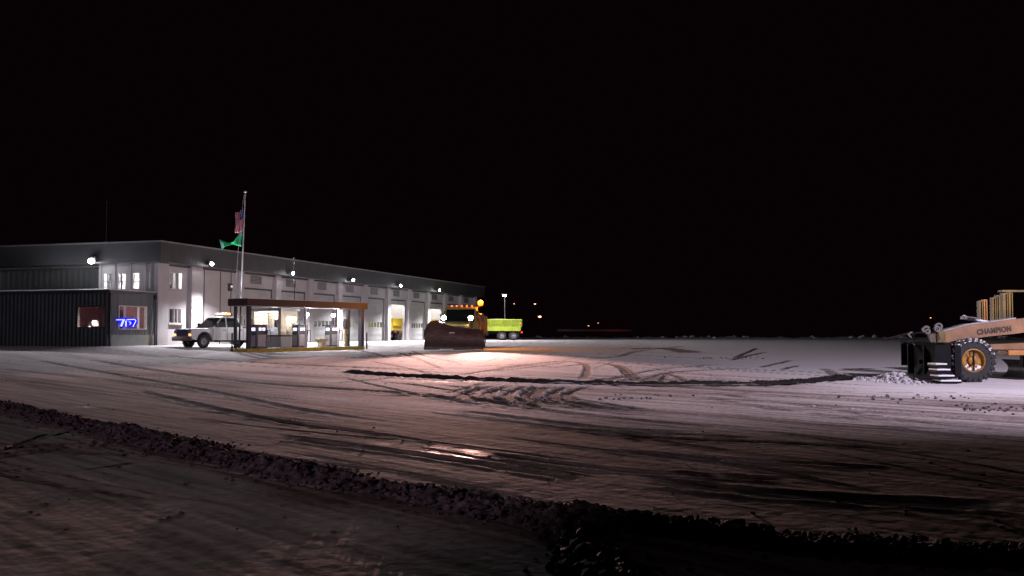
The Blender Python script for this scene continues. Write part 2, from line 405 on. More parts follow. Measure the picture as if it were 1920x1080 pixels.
    for _ in range(26):
        x0 = random.uniform(640, 1250); y0 = random.uniform(662, 716); L_ = random.uniform(60, 240); dy = random.uniform(-26, 22)
        T(pp((x0, y0), (x0+L_*.5, y0+dy*.3), (x0+L_, y0+dy)), random.uniform(.10, .22), random.uniform(.3, .7), .012)
    # treaded tyre tracks, camera side of the bank
    T(pp((-60, 850), (60, 838), (150, 834), (260, 829)), .22, .95, .03, .16); T(pp((-60, 862), (80, 845), (170, 839), (240, 834)), .20, .9, .03, .16)
    T(pp((10, 845), (50, 828), (100, 812)), .12, .9); T(pp((100, 818), (140, 808)), .1, .9)
    T(pp((-40, 884), (40, 882), (90, 879)), .07, 1.0); T(pp((150, 882), (200, 876), (260, 866)), .07, .9); T(pp((330, 861), (370, 856)), .08, .9)
    # thin ruts
    T(pp((1000, 950), (1060, 990), (1110, 1040), (1160, 1100)), .10, .1, -.05)
    # fine relief
    Zf = Z.ravel()+hg
    amp = np.clip(1.0-Yf/90, .1, 1)
    Zf = Zf+.016*(fbm(Xf*.7, Yf*.7, 5, 3)-.5)+.013*(fbm(q.ravel()*3.2, r.ravel()*.35, 6, 4)-.5)*(1-.6*clean.ravel())*amp+.009*(fbm(Xf*6, Yf*6, 8, 4)-.5)*amp
    wet = np.maximum(wet, 0)
    # icy patches (frozen melt water): smooth glossy places
    def patch(px, py, rx, ry, s):
        c = at(px, py); dx = (Xf-c[0])/rx; dy = (Yf-c[1])/ry
        m = np.exp(-(dx*dx+dy*dy)*1.5)*np.clip((fbm(q.ravel()*7, r.ravel()*1.5, 55, 3)-.45)*7, 0, 1)
        np.maximum(wet, m*s, out=wet)
    patch(175, 762, .7, .7, .4); patch(500, 800, .5, .6, .4); patch(815, 850, .35, 1.2, .5); patch(878, 855, .40, 1.3, .6); patch(720, 835, .4, .5, .3); patch(460, 795, .7, .4, .3)
    patch(760, 714, 3, .5, .5); patch(870, 716, 3, .4, .5)
    nr, nc = X.shape
    me = bpy.data.meshes.new('ground')
    co = np.stack([Xf, Yf, Zf], 1).astype(np.float32)
    i = np.arange(nr*nc).reshape(nr, nc)
    quads = np.stack([i[:-1, :-1], i[:-1, 1:], i[1:, 1:], i[1:, :-1]], -1).reshape(-1, 4)
    me.vertices.add(len(co)); me.vertices.foreach_set('co', co.ravel())
    me.loops.add(quads.size); me.loops.foreach_set('vertex_index', quads.ravel().astype(np.int32))
    me.polygons.add(len(quads)); me.polygons.foreach_set('loop_start', np.arange(0, quads.size, 4, dtype=np.int32))
    me.polygons.foreach_set('loop_total', np.full(len(quads), 4, dtype=np.int32))
    me.update(); me.validate()
    me.polygons.foreach_set('use_smooth', np.ones(len(quads), dtype=bool))
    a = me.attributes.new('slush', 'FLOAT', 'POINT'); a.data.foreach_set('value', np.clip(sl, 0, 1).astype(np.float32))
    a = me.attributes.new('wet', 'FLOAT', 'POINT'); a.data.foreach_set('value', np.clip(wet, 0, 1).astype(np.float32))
    o = bpy.data.objects.new('snowy_ground', me); S.collection.objects.link(o)
    me.materials.append(ground_mat())
    tag(o, 'wide gravel yard under packed snow with curved tyre tracks', 'ground', kind='structure')
    return o

def ground_mat():
    m = bpy.data.materials.new('packed_snow'); m.use_nodes = True; nt = m.node_tree; b = nt.nodes['Principled BSDF']; N = nt.nodes; Lk = nt.links
    def attr(n):
        a = N.new('ShaderNodeAttribute'); a.attribute_name = n; return a.outputs['Fac']
    tc = N.new('ShaderNodeTexCoord')
    mp = N.new('ShaderNodeMapping'); mp.inputs['Rotation'].default_value = (0, 0, R(46)); mp.inputs['Scale'].default_value = (1, 1, 1)
    Lk.new(tc.outputs['Object'], mp.inputs[0])
    mp2 = N.new('ShaderNodeMapping'); mp2.inputs['Scale'].default_value = (.20, 4.2, 1); Lk.new(mp.outputs[0], mp2.inputs[0])
    n1 = N.new('ShaderNodeTexNoise'); n1.inputs['Scale'].default_value = 1.6; n1.inputs['Detail'].default_value = 7; Lk.new(mp2.outputs[0], n1.inputs['Vector'])
    n2 = N.new('ShaderNodeTexNoise'); n2.inputs['Scale'].default_value = 9; n2.inputs['Detail'].default_value = 6; Lk.new(tc.outputs['Object'], n2.inputs['Vector'])
    def math_(op, a, b_=None, c=None, clamp=False):
        x = N.new('ShaderNodeMath'); x.operation = op; x.use_clamp = clamp
        for i, v in enumerate((a, b_, c)):
            if v is None: continue
            if isinstance(v, (int, float)): x.inputs[i].default_value = v
            else: Lk.new(v, x.inputs[i])
        return x.outputs[0]
    s = attr('slush'); w = attr('wet')
    nn = math_('ADD', math_('MULTIPLY', math_('SUBTRACT', n1.outputs[0], .5), 1.7), math_('MULTIPLY', math_('SUBTRACT', n2.outputs[0], .5), .9))
    s2 = math_('ADD', s, math_('MULTIPLY', nn, math_('ADD', math_('MULTIPLY', s, .8), .18)), clamp=True)
    cr = N.new('ShaderNodeValToRGB'); E = cr.color_ramp.elements
    E[0].position = 0; E[0].color = (.80, .78, .80, 1); E[1].position = 1; E[1].color = (.055, .040, .036, 1)
    e = E.new(.35); e.color = (.44, .39, .38, 1); e = E.new(.65); e.color = (.20, .165, .155, 1)
    Lk.new(s2, cr.inputs[0])
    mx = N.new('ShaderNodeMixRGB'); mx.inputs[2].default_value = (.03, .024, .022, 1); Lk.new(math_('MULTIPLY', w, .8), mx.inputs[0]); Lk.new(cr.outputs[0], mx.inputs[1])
    Lk.new(mx.outputs[0], b.inputs['Base Color'])
    ro = math_('SUBTRACT', .92, math_('MULTIPLY', w, .70)); Lk.new(ro, b.inputs['Roughness'])
    Lk.new(math_('ADD', .04, math_('MULTIPLY', w, .45)), b.inputs['Specular IOR Level'])
    bp = N.new('ShaderNodeBump'); bp.inputs['Strength'].default_value = .35; bp.inputs['Distance'].default_value = .02
    Lk.new(math_('ADD', n2.outputs[0], n1.outputs[0]), bp.inputs['Height']); Lk.new(bp.outputs[0], b.inputs['Normal'])
    return m

WINDROW = [at(*p) for p in ((-420, 712), (-150, 738), (0, 764), (110, 790), (200, 806), (300, 830), (400, 855), (500, 880), (600, 898), (700, 915), (800, 932), (900, 952), (1000, 968), (1050, 975), (1150, 985), (1300, 1002), (1500, 1025), (1800, 1045), (2300, 1060))]
build_ground()

dirty = mat('dirty_shaded_clod_snow', (.20, .16, .20), .9, 0, .2, 9, .9, dirt=(.016, .012, .015), spec=.1)  # dirty snow, with the lumps' shaded sides painted in as near-black patches
cleanish = mat('churned_snow', (.62, .60, .64), .9, 0, .35, 9, .8)
shaded_slush = mat('shade_dark_slush', (.016, .014, .014), .7, 0, .4, 3, .5)  # unlit near side of the ridge painted as a near-black base colour
def bank(name, pts, hw, h, label, material, step=.04, nclod=500, seed=1, cr=(.02, .09), across=30, spread=1.0, rough=1.0, kind='stuff'):
    P = np.array(pts); seg = np.hypot(*(P[1:]-P[:-1]).T); cum = np.concatenate([[0], np.cumsum(seg)]); L = cum[-1]
    n = int(L/step); s = np.linspace(0, L, n)
    cx = np.interp(s, cum, P[:, 0]); cy = np.interp(s, cum, P[:, 1])
    k = max(3, int(.8/step)) | 1; ker = np.ones(k)/k
    cx = np.convolve(np.pad(cx, k//2, 'edge'), ker, 'valid'); cy = np.convolve(np.pad(cy, k//2, 'edge'), ker, 'valid')
    tx = np.gradient(cx); ty = np.gradient(cy); l = np.hypot(tx, ty); tx /= l; ty /= l
    w = np.linspace(-1.25, 1.25, across); SS, WW = np.meshgrid(s, w, indexing='ij')
    wid = hw*((.45+1.15*fbm(s*.8, s*0+seed, seed, 3))*rough+(1-rough))
    X = cx[:, None]-ty[:, None]*WW*wid[:, None]; Y = cy[:, None]+tx[:, None]*WW*wid[:, None]
    hh = h*((.25+1.6*fbm(s*1.1, s*0+3.3, seed+2, 3))*rough+(1-rough))*sstep(0, .8, s)*sstep(L, L-.8, s)
    prof = np.clip(1-WW**2, 0, 1)**.8
    cl = fbm(X*5, Y*5, seed+4, 4); cl2 = np.abs(vnoise(X*11, Y*11, seed+9)-.5)*2
    Z = ground_z(X, Y)-.03+hh[:, None]*prof*(.35+1.15*cl)+prof*h*.45*(cl2-.4)
    b = MB()
    b.grid([[(X[i, j], Y[i, j], Z[i, j]) for j in range(across)] for i in range(n)])
    rnd = random.Random(seed); CL = []
    for _ in range(nclod):
        i = rnd.randrange(n); ww = max(-1.9, min(1.9, rnd.gauss(0, .78)))*spread
        x = cx[i]-ty[i]*ww*wid[i]; y = cy[i]+tx[i]*ww*wid[i]
        r_ = rnd.uniform(*cr)*(1 if abs(ww) < 1 else .55)
        z = gz(x, y)+hh[i]*max(0, 1-ww*ww)*.75*rnd.uniform(.6, 1.25)+r_*.2
        CL.append((x, y, z, r_*rnd.uniform(.7, 1.5), r_*rnd.uniform(.7, 1.4), r_*rnd.uniform(.6, 1.1)))
    b.clods(CL, .28, rnd)
    o = b.build(name, material)
    return tag(o, label, 'snow bank', kind=kind)
bank('snow_windrow', WINDROW, .33, .13, 'lumpy dark windrow of ploughed snow running across the foreground', dirty, .04, 6000, 3, (.008, .045))
bank('snow_windrow', [at(*p) for p in ((1010, 958), (1060, 1000), (1100, 1045), (1160, 1110), (1240, 1220))], .30, .12, 'dark heaped snow ridge branching from the windrow toward the bottom edge', dirty, .04, 300, 5, (.02, .07))
bank('snow_ridge', [at(*p) for p in ((640, 696), (720, 702), (850, 709), (1000, 715), (1200, 720), (1400, 720), (1500, 715), (1560, 709), (1592, 705))], .27, .11, 'thin dark curved slush ridge left by the grader blade across the yard', shaded_slush, .08, 90, 8, (.01, .025), across=12, rough=.35)
bank('snow_bank', [(-2, 152), (20, 150), (45, 148), (75, 146), (110, 142)], 3.0, .22, 'low snow bank along the far edge of the yard', cleanish, .6, 60, 21, (.15, .4), across=14)

# ================================================================== main building
bld = empty('garage_building', (C0[0], C0[1], ZB), YAW, 'long pale two storey garage building with dark roof band and row of bay doors', 'building')
LEN = 66.3; DEP = 15.0; ZH = 5.5; DOORH = 4.3
doors = [(10.75, 14.95)]+[(16.2+5.56*k, 16.2+5.56*k+4.2) for k in range(0, 9)]
open_i = {5: 3.9, 7: 3.7}
pil = [(0, 1.15), (3.75, 5.05), (9.64, 10.44)]+[(15.25+5.56*k, 16.0+5.56*k) for k in range(10)]
wy = .35
w = MB()
# front wall (with openings), built from panels
cur = 0
segs = []
for (a, b_) in doors:
    segs.append((cur, a)); cur = b_
segs.append((cur, LEN))
for (a, b_) in segs:
    if a == 0:   # first stretch holds the two stacked windows
        wa, wb = 1.62, 3.05
        w.box((0, wy, 0), (wa, wy+.25, ZH)); w.box((wb, wy, 0), (b_, wy+.25, ZH))
        for z0, z1 in ((0, 1.5), (2.6, 3.9), (5.12, ZH)): w.box((wa, wy, z0), (wb, wy+.25, z1))
    else: w.box((a, wy, 0), (b_, wy+.25, ZH))
for i, (a, b_) in enumerate(doors): w.box((a, wy, DOORH), (b_, wy+.25, ZH))
# left end wall with four windows
lw_ = [(.36, 1.0), (1.72, 2.32), (2.85, 3.5), (4.02, 4.7)]
cur = wy+.25; x0, x1 = .3, .55
for a, b_ in lw_:
    w.box((x0, cur, 0), (x1, a if a > cur else cur+.001, 6)) if a > cur else None
    w.box((x0, max(a, cur), 0), (x1, b_, 3.85)); w.box((x0, max(a, cur), 5.03), (x1, b_, 6)); cur = b_
w.box((x0, cur, 0), (x1, 5.0, 6))
w.build('wall', M['wall'], bld)
w = MB(); w.box((x0+1.0, 5.151, 0), (x1+1.0, DEP, 6)); w.box((x0, 5.001, 0), (x0+1.2, 5.15, 6)); w.build('side_wall', ribmat('shaded_siding', (.13, .14, .14), 2.0, 1, .6, .3), bld)  # setback and dark siding colour stand in for light fading along this wall
b = MB(); b.box((0.6, DEP-.25, 0), (LEN, DEP, 6)); b.box((LEN-.25, wy+.26, 0), (LEN, DEP-.26, 6)); b.build('rear_wall', M['wall_back'], bld)
for a, b_ in pil:
    MB().box((a, 0, 0), (b_, wy-.003, 5.94), .02).build('pilaster', M['pilaster'], bld)
for v in (1.2, 2.42, 3.68, 4.85):
    MB().box((.16, v, 2.9), (.297, v+.18, 5.9), .01).build('pilaster', M['pilaster'], bld)
MB().box((.0, wy+.0, 0), (.297, wy+.35, 5.93)).build('pilaster', M['pilaster'], bld)
# vertical panel joints
for u in (5.65, 7.7, 9.1): MB().box((u, wy-.03, 0), (u+.07, wy-.004, 5.5)).build('panel_joint', M['header'], bld)
# roof, fascia, flashing
b = MB(); b.box((-.75, -.75, 5.62), (LEN+.5, DEP+.5, 6.96)); b.build('roof', M['fascia'], bld)
b = MB(); b.box((-.80, -.80, 6.96), (LEN+.55, -.66, 7.06)); b.box((-.80, -.655, 6.96), (-.66, DEP+.55, 7.06)); b.build('roof_flashing', M['flash'], bld)
b = MB(); b.box((-.6, -.6, 6.961), (LEN+.4, DEP+.4, 7.04)); b.build('roof_snow', M['snowcap'], bld)
b = MB(); b.box((.3, .15, 5.5), (LEN, wy+.2, 5.619)); b.build('soffit_band', M['header'], bld)
# headers, doors, louvers
for i, (a, b_) in enumerate(doors):
    MB().box((a-.1, wy-.06, DOORH), (b_+.1, wy-.004, DOORH+.14)).build('door_header', M['header'], bld)
    c = (a+b_)/2-.2
    MB().box((c-.8, wy-.05, 4.78), (c+.8, wy-.004, 5.42), .01).build('louver', M['louver'], bld)
    yb = wy+.12; z0 = open_i.get(i, 0)
    d = MB()
    if z0:
        d.box((a, yb, z0), (b_, yb+.06, DOORH))
        d.build('roll_up_door', M['door'], bld)
    else:
        zs0, zs1 = 1.42, 1.95
        d.box((a, yb, 0.02), (b_, yb+.06, zs0)); d.box((a, yb, zs1), (b_, yb+.06, DOORH))
        n = 6; pw = (b_-a)/n
        for k in range(n+1):
            xx = a+k*pw; d.box((max(a, xx-.09), yb, zs0), (min(b_, xx+.09), yb+.06, zs1))
        o = d.build('roll_up_door', M['door'], bld)
        g = MB(); g.box((a+.09, yb+.02, zs0), (b_-.09, yb+.035, zs1)); g.build('pane', M['glass'], o)
    MB().box((a-.1, wy-.05, 0), (a-.005, wy-.003, DOORH)).build('door_jamb', M['header'], bld); MB().box((b_+.005, wy-.05, 0), (b_+.1, wy-.003, DOORH)).build('door_jamb', M['header'], bld)
# interior shell
b = MB(); b.box((.6, .62, .005), (LEN-.3, DEP-.3, .03)); b.build('floor', M['floor'], bld)
b = MB(); b.box((.9, .62, 5.50), (LEN-.3, DEP-.3, 5.6)); b.build('ceiling', M['inwall'], bld)
for u in [9.9]+[15.6+5.56*k for k in range(9)]:
    MB().box((u-.08, .62, .04), (u+.08, DEP-.3, 5.49)).build('partition', M['inwall'], bld)
b = MB(); b.box((1.4, 5.2, 2.9), (9.8, DEP-.3, 3.1)); b.box((.6, .65, 2.9), (9.8, 5.19, 3.1)); b.build('upper_floor', M['floor'], bld)
b = MB(); b.box((1.6, 4.2, 3.11), (9.7, 4.3, 5.48)); b.box((1.6, 4.2, .04), (9.7, 4.3, 2.89)); b.build('partition', M['inwall'], bld)
def ceil_light(x, y, z, L_=1.6, power=120, col=(1, .97, .98), along='x'):
    b = MB()
    if along == 'x': b.box((x-L_/2, y-.12, z-.06), (x+L_/2, y+.12, z))
    else: b.box((x-.12, y-L_/2, z-.06), (x+.12, y+L_/2, z))
    o = b.build('ceiling_light', M['e_tube'], bld)
    light('POINT', 'tube_glow', (x, y, z-.25), power, col, .3, bld)
for i, (a, b_) in enumerate(doors):
    c = (a+b_)/2
    if i == 99:
        ceil_light(c, 1.2, 5.2, 3.2, 420); ceil_light(c, 5.5, 5.2, 3.2, 300); ceil_light(c, 10.5, 5.2, 3.2, 400)
    elif i in (5, 7): ceil_light(c, 1.2, 5.2, 3.2, 420); ceil_light(c, 5.5, 5.2, 3.2, 300)
    elif i < 8: ceil_light(c, 1.6, 5.2, 2.4, 420, (1, .85, .62) if i in (4, 6) else (1, .97, 1))
ceil_light(2.2, 1.7, 5.35, 1.2, 900); ceil_light(2.2, 3.3, 5.35, 1.2, 900, (1, .85, .95)); ceil_light(2.4, 2.2, 2.85, 1.2, 200, (1, .85, .9))
# windows
def window_front(a, b_, z0, z1, mull, blind=0):
    f = MB(); t = .06
    y0, y1 = wy-.03, wy+.12
    f.box((a, y0, z0), (b_, y1, z0+t)); f.box((a, y0, z1-t), (b_, y1, z1)); f.box((a, y0, z0+t), (a+t, y1, z1-t)); f.box((b_-t, y0, z0+t), (b_, y1, z1-t))
    for m_ in mull: f.box((a+m_*(b_-a)-.025, y0+.02, z0+t), (a+m_*(b_-a)+.025, y1, z1-t))
    win = f.build('window', M['frame'], bld)
    g = MB(); g.box((a+t, wy+.08, z0+t), (b_-t, wy+.09, z1-t)); g.build('pane', M['glass'], win)
    MB().box((a-.1, wy-.12, z0-.08), (b_+.1, wy-.004, z0)).build('sill', M['pilaster'], win)
    return win
window_front(1.62, 3.05, 3.9, 5.12, (.48,)); window_front(1.62, 3.05, 1.5, 2.6, (.45, .7))
for a, b_ in lw_:
    f = MB(); t = .05; x0, x1 = .27, .42; z0, z1 = 3.85, 5.03
    f.box((x0, a, z0), (x1, b_, z0+t)); f.box((x0, a, z1-t), (x1, b_, z1)); f.box((x0, a, z0+t), (x1, a+t, z1-t)); f.box((x0, b_-t, z0+t), (x1, b_, z1-t))
    f.box((x0+.02, a+t, 4.40), (x1, b_-t, 4.44))
    win = f.build('window', M['frame'], bld)
    MB().box((.36, a+t, z0+t), (.37, b_-t, z1-t)).build('pane', M['glass'], win)
# blinds half drawn in the middle two, things standing on the sills
for a, b_ in lw_[1:3]:
    bl = MB()
    for k in range(9): bl.box((.46, a+.04, 4.95-k*.085), (.49, b_-.04, 4.99-k*.085))
    bl.build('blind', M['frame'], bld)
b = MB(); b.ball((1.9, wy+.5, 4.05), .13, 2, (1.3, 1, 1), .2); b.ball((2.15, wy+.5, 4.0), .12, 2, (1, 1, .8), .2); b.ball((2.45, wy+.5, 4.12), .12, 2, (1, 1, 2.0), .2); b.ball((2.8, wy+.5, 4.0), .12, 2, (1.2, 1, .8), .3)
tag(b.build('potted_plants', mat('plant_dark', (.06, .08, .05), .8)), 'dark plants and clutter behind the upper corner window', 'plants', kind='stuff')
bpy.data.objects['potted_plants'].parent = None
pl = bpy.data.objects['potted_plants']; pl.location = bld.location; pl.rotation_euler = (0, 0, YAW)

def bld_pt(u, v, z):
    p = C0+A_*u+B_*v; return (float(p[0]), float(p[1]), ZB+z)
# ---- wall lamps
def wall_lamp(u, v, z, power, label, yaw=YAW, big=1.0):
    t = empty('wall_lamp', bld_pt(u, v, z), yaw, label, 'wall lamp', 'lamps along the garage eaves')
    b = MB(); b.box((-.2*big, -.16, -.02), (.2*big, .16, .22*big), .03); b.build('housing', M['dframe'], t)
    b = MB(); b.ball((0, -.20, .02), .13*big, 2, (1.25, .8, .9)); b.build('lens', M['e_white'], t, True)
    light('SPOT', 'bulb', (0, -.42, -.06), power, C_PACK, .12, t, (0, -.72, -.75), 158, .4)
    return t
wall_lamp(-.95, 4.55, 5.72, P_PACK_FIRST, 'brightest lamp at the left end of the eaves above the small office windows', YAW-PI/2, 1.5)
nm = ['lamp under the eaves just right of the upper corner window', 'lamp under the eaves right of the flagpole above the fuel canopy', 'lamp under the eaves above the right half of the fuel canopy',
      'lamp under the eaves above the open bay door with the yellow truck', 'rightmost eaves lamp, above the bay door half hidden by the plough truck']
for k in range(5): wall_lamp(4.45+11.12*k+(.0 if k == 0 else .35), -.95, 5.80, P_PACK, nm[k])
# small fixtures near the flagpole
for z, lb in ((4.35, 'small wall lantern high on the blank panel beside the flagpole'), (2.05, 'small dark box on the wall behind the pickup roof')):
    t = empty('wall_lantern' if z > 3 else 'junction_box', bld_pt(8.85, wy-.12, z), YAW, lb, 'wall lantern' if z > 3 else 'junction box')
    MB().box((-.16, -.12, -.3), (.16, .11, .3), .03).build('housing', M['dframe'], t)
    if z > 3: MB().box((-.07, -.16, .0), (.07, -.121, .12)).build('lens', mat('lantern_lens', (.9, .8, .7), .5, emit=(1, .8, .7), es=1.2), t)
# roof antenna
t = MB(); t.cyl((0, 0, 0), (0, 0, 3.2), .035, .012); t.cyl((0, 0, 0), (0, 0, .25), .09)
o = t.build('radio_antenna', M['post_dark'], loc=bld_pt(.3, 4.6, 7.04)); tag(o, 'thin dark radio antenna on the left end of the garage roof', 'antenna')

# ================================================================== annex
AX = 4.6
an = empty('office_annex', bld_pt(-AX, 0, 0), YAW, 'low blue grey ribbed office annex at the left end of the garage', 'building')
AW = 9.0; H = 3.4
b = MB()
# right face along x from 0..4.35, window .9-3.55
wa, wb, wz0, wz1 = .9, 3.5, 1.13, 2.55
b.box((0, .10, .72), (wa, .25, H)); b.box((wb, .10, .72), (4.35, .25, H)); b.box((wa, .10, .72), (wb, .25, wz0)); b.box((wa, .10, wz1), (wb, .25, H))
b.build('wall', M['annex'], an)
b = MB(); b.box((-.02, .07, 0), (4.35, .25, .718)); b.build('plinth', M['annex_base'], an)
b = MB(); va, vb, vz0, vz1 = .42, 2.5, 1.22, 2.5
b.box((0, .26, 0), (.15, va, H)); b.box((0, vb, 0), (.15, AW, H)); b.box((0, va, 0), (.15, vb, vz0)); b.box((0, va, vz1), (.15, vb, H)); b.box((.15, AW-.15, 0), (4.4, AW, H))
b.build('wall', M['annexb'], an)
b = MB(); b.box((-.25, -.12, H), (4.4, AW+.2, H+.16)); b.build('roof', M['fascia'], an)
b = MB(); b.box((-.2, -.08, H+.161), (4.35, AW+.1, H+.235), .03); b.build('roof_snow', M['snowcap'], an)
b = MB(); b.cyl((4.33, -.02, 0), (4.33, -.02, H-.2), .05); b.box((4.25, -.1, H-.3), (4.42, .06, H-.002)); b.build('downspout', M['post_dark'], an)
b = MB(); b.box((-.04, -.0, 0), (.08, .098, H-.003)); b.build('corner_trim', M['post_dark'], an)
f = MB(); t = .07
f.box((wa-t, .05, wz0-t), (wb+t, .099, wz0)); f.box((wa-t, .05, wz1), (wb+t, .099, wz1+t)); f.box((wa-t, .05, wz0), (wa, .2, wz1)); f.box((wb, .05, wz0), (wb+t, .2, wz1))
for m_ in (.22, .74): f.box((wa+m_*(wb-wa)-.04, .07, wz0), (wa+m_*(wb-wa)+.04, .2, wz1))
win = f.build('window', M['frame'], an)
MB().box((wa, .14, wz0), (wb, .15, wz1)).build('pane', M['glass'], win)
f = MB(); f.box((-.03, va-.05, vz0-.05), (.12, va, vz1+.05)); f.box((-.03, vb, vz0-.05), (.12, vb+.05, vz1+.05)); f.box((-.03, va, vz0-.05), (.12, vb, vz0)); f.box((-.03, va, vz1), (.12, vb, vz1+.05))
f.box((.02, va+.40, vz0), (.1, va+.45, vz1))
win = f.build('window', M['dframe'], an); MB().box((.05, va, vz0), (.06, vb, vz1)).build('pane', M['glass'], win)
pinkwall = mat('room_wall', (.30, .17, .18), .8, 0, .25, 2)
b = MB(); b.box((4.2, .26, .02), (4.34, AW-.2, H-.02)); b.box((.16, 4.0, .02), (4.19, 4.1, H-.02)); b.build('room_wall', pinkwall, an)
b = MB(); b.box((.16, .26, .01), (4.19, 3.99, .05)); b.build('floor', M['floor'], an)
b = MB(); b.box((.17, .27, H-.06), (4.18, 3.98, H-.01)); b.build('ceiling', pinkwall, an)
# office furniture (seen through the windows)
d = empty('office_desk', bld_pt(-AX+1.35, 2.35, .05), YAW, 'pale desk with dark monitor lit inside the low annex', 'desk')
b = MB(); b.box((-.9, -.45, 1.0), (.9, .45, 1.06)); b.box((-.85, -.4, 0), (-.8, .4, .999)); b.box((.8, -.4, 0), (.85, .4, .999)); b.build('desk_frame', M['frame'], d)
b = MB(); b.box((-.3, -.05, 1.2), (.3, 0, 1.62), .01); b.box((-.05, -.04, 1.061), (.05, -.01, 1.199)); b.build('monitor', M['dframe'], d)
light('POINT', 'desk_glow', (-.1, -.2, 1.45), 420, (1, .72, .66), .08, d)
b = MB(); b.box((.35, -.2, 1.061), (.75, .15, 1.12)); b.box((-.8, -.15, 1.061), (-.5, .1, 1.25), .02); b.box((-.45, .1, 1.061), (-.1, .2, 1.5), .02); b.build('papers', M['frame'], d)
b = MB(); b.ball((-.1, -.2, 1.32), .12, 2, (1, 1, .7)); b.build('desk_lamp', em('desk_lamp', (1, .8, .75), 4), d, True)
for (u, v, l_) in ((-AX+.75, .75, 'pale cabinet just inside the corner of the low annex'), (-AX+3.2, 2.6, 'pale cabinet standing at the back of the low annex')):
    c_ = empty('filing_cabinet', bld_pt(u, v, .05), YAW, l_, 'cabinet', 'office cabinets')
    MB().box((-.2, -.25, 0), (.2, .25, 2.0), .02).build('cabinet_body', M['pumppanel'], c_)
    b = MB()
    for k in range(4): b.box((-.215, -.1, .35+k*.45), (-.201, .1, .38+k*.45))
    b.build('handle', M['steel'], c_)
# blue neon sign in the window: looping strokes
n = empty('neon_sign', bld_pt(-AX+.75, -.02, 1.18), YAW, 'glowing blue neon sign with white rim in the annex window', 'neon sign')
b = MB()
sec = []
out = [(-.35, .55), (.0, .62), (.35, .66), (1.55, .66), (1.78, .56), (1.82, .3), (1.6, .10), (1.15, .06), (.55, .03), (.2, .12), (.05, .3), (-.15, .42)]
b.prism(out, -.01, .02); b.build('backing', mat('blue_panel', (.0, .0, .8), .4, emit=(.0, .004, .75), es=.9), n)
b = MB()
b.tube([(-.30, -.04, .50), (.35, -.04, .52), (.12, -.04, .12), (.22, -.04, .10), (.48, -.04, .56)], .022)
b.tube([(.62, -.04, .08), (.62, -.04, .46)], .035)
b.tube([(.68, -.04, .52), (1.45, -.04, .56), (1.58, -.04, .45), (1.3, -.04, .08)], .022); b.tube([(.9, -.04, .40), (1.1, -.04, .34), (.98, -.04, .2)], .02)
b.build('neon_tube', M['e_bluelight'], n)
light('POINT', 'neon_glow', (.8, -.25, .35), 3.5, (.1, .12, 1), .2, n)
b = MB(); b.box((.1, .10, .75), (1.6, .2, .76))

# ================================================================== pickup
def arc(cx, cz, r, a0, a1, n=9): return [(cx+r*math.cos(R(a0+(a1-a0)*i/(n-1))), cz+r*math.sin(R(a0+(a1-a0)*i/(n-1)))) for i in range(n)]
def wheel(parent, x, y, r=.39, w=.26, side=1, tm=None, rm=None, name='wheel'):
    t = MB(); h = w/2
    t.lathe([(r*.60, -h), (r*.93, -h), (r, -h*.7), (r, h*.7), (r*.93, h), (r*.60, h), (r*.60, -h)], 28, 'y')
    o = t.build(name, tm or M['black'], parent, True, loc=(x, y, r))
    k = MB(); hs = side*h
    k.lathe([(r*.60, hs*.8), (r*.56, hs*.9), (r*.50, hs*.45), (r*.25, hs*.35), (r*.2, hs*.75), (.001, hs*.8)], 20, 'y')
    for i in range(6):
        a = 2*PI*i/6; k.cyl((r*.36*math.cos(a), hs*.3, r*.36*math.sin(a)), (r*.36*math.cos(a), hs*.55, r*.36*math.sin(a)), r*.05, n=6)
    k.build('rim', rm or M['steel'], o, True)
    return o
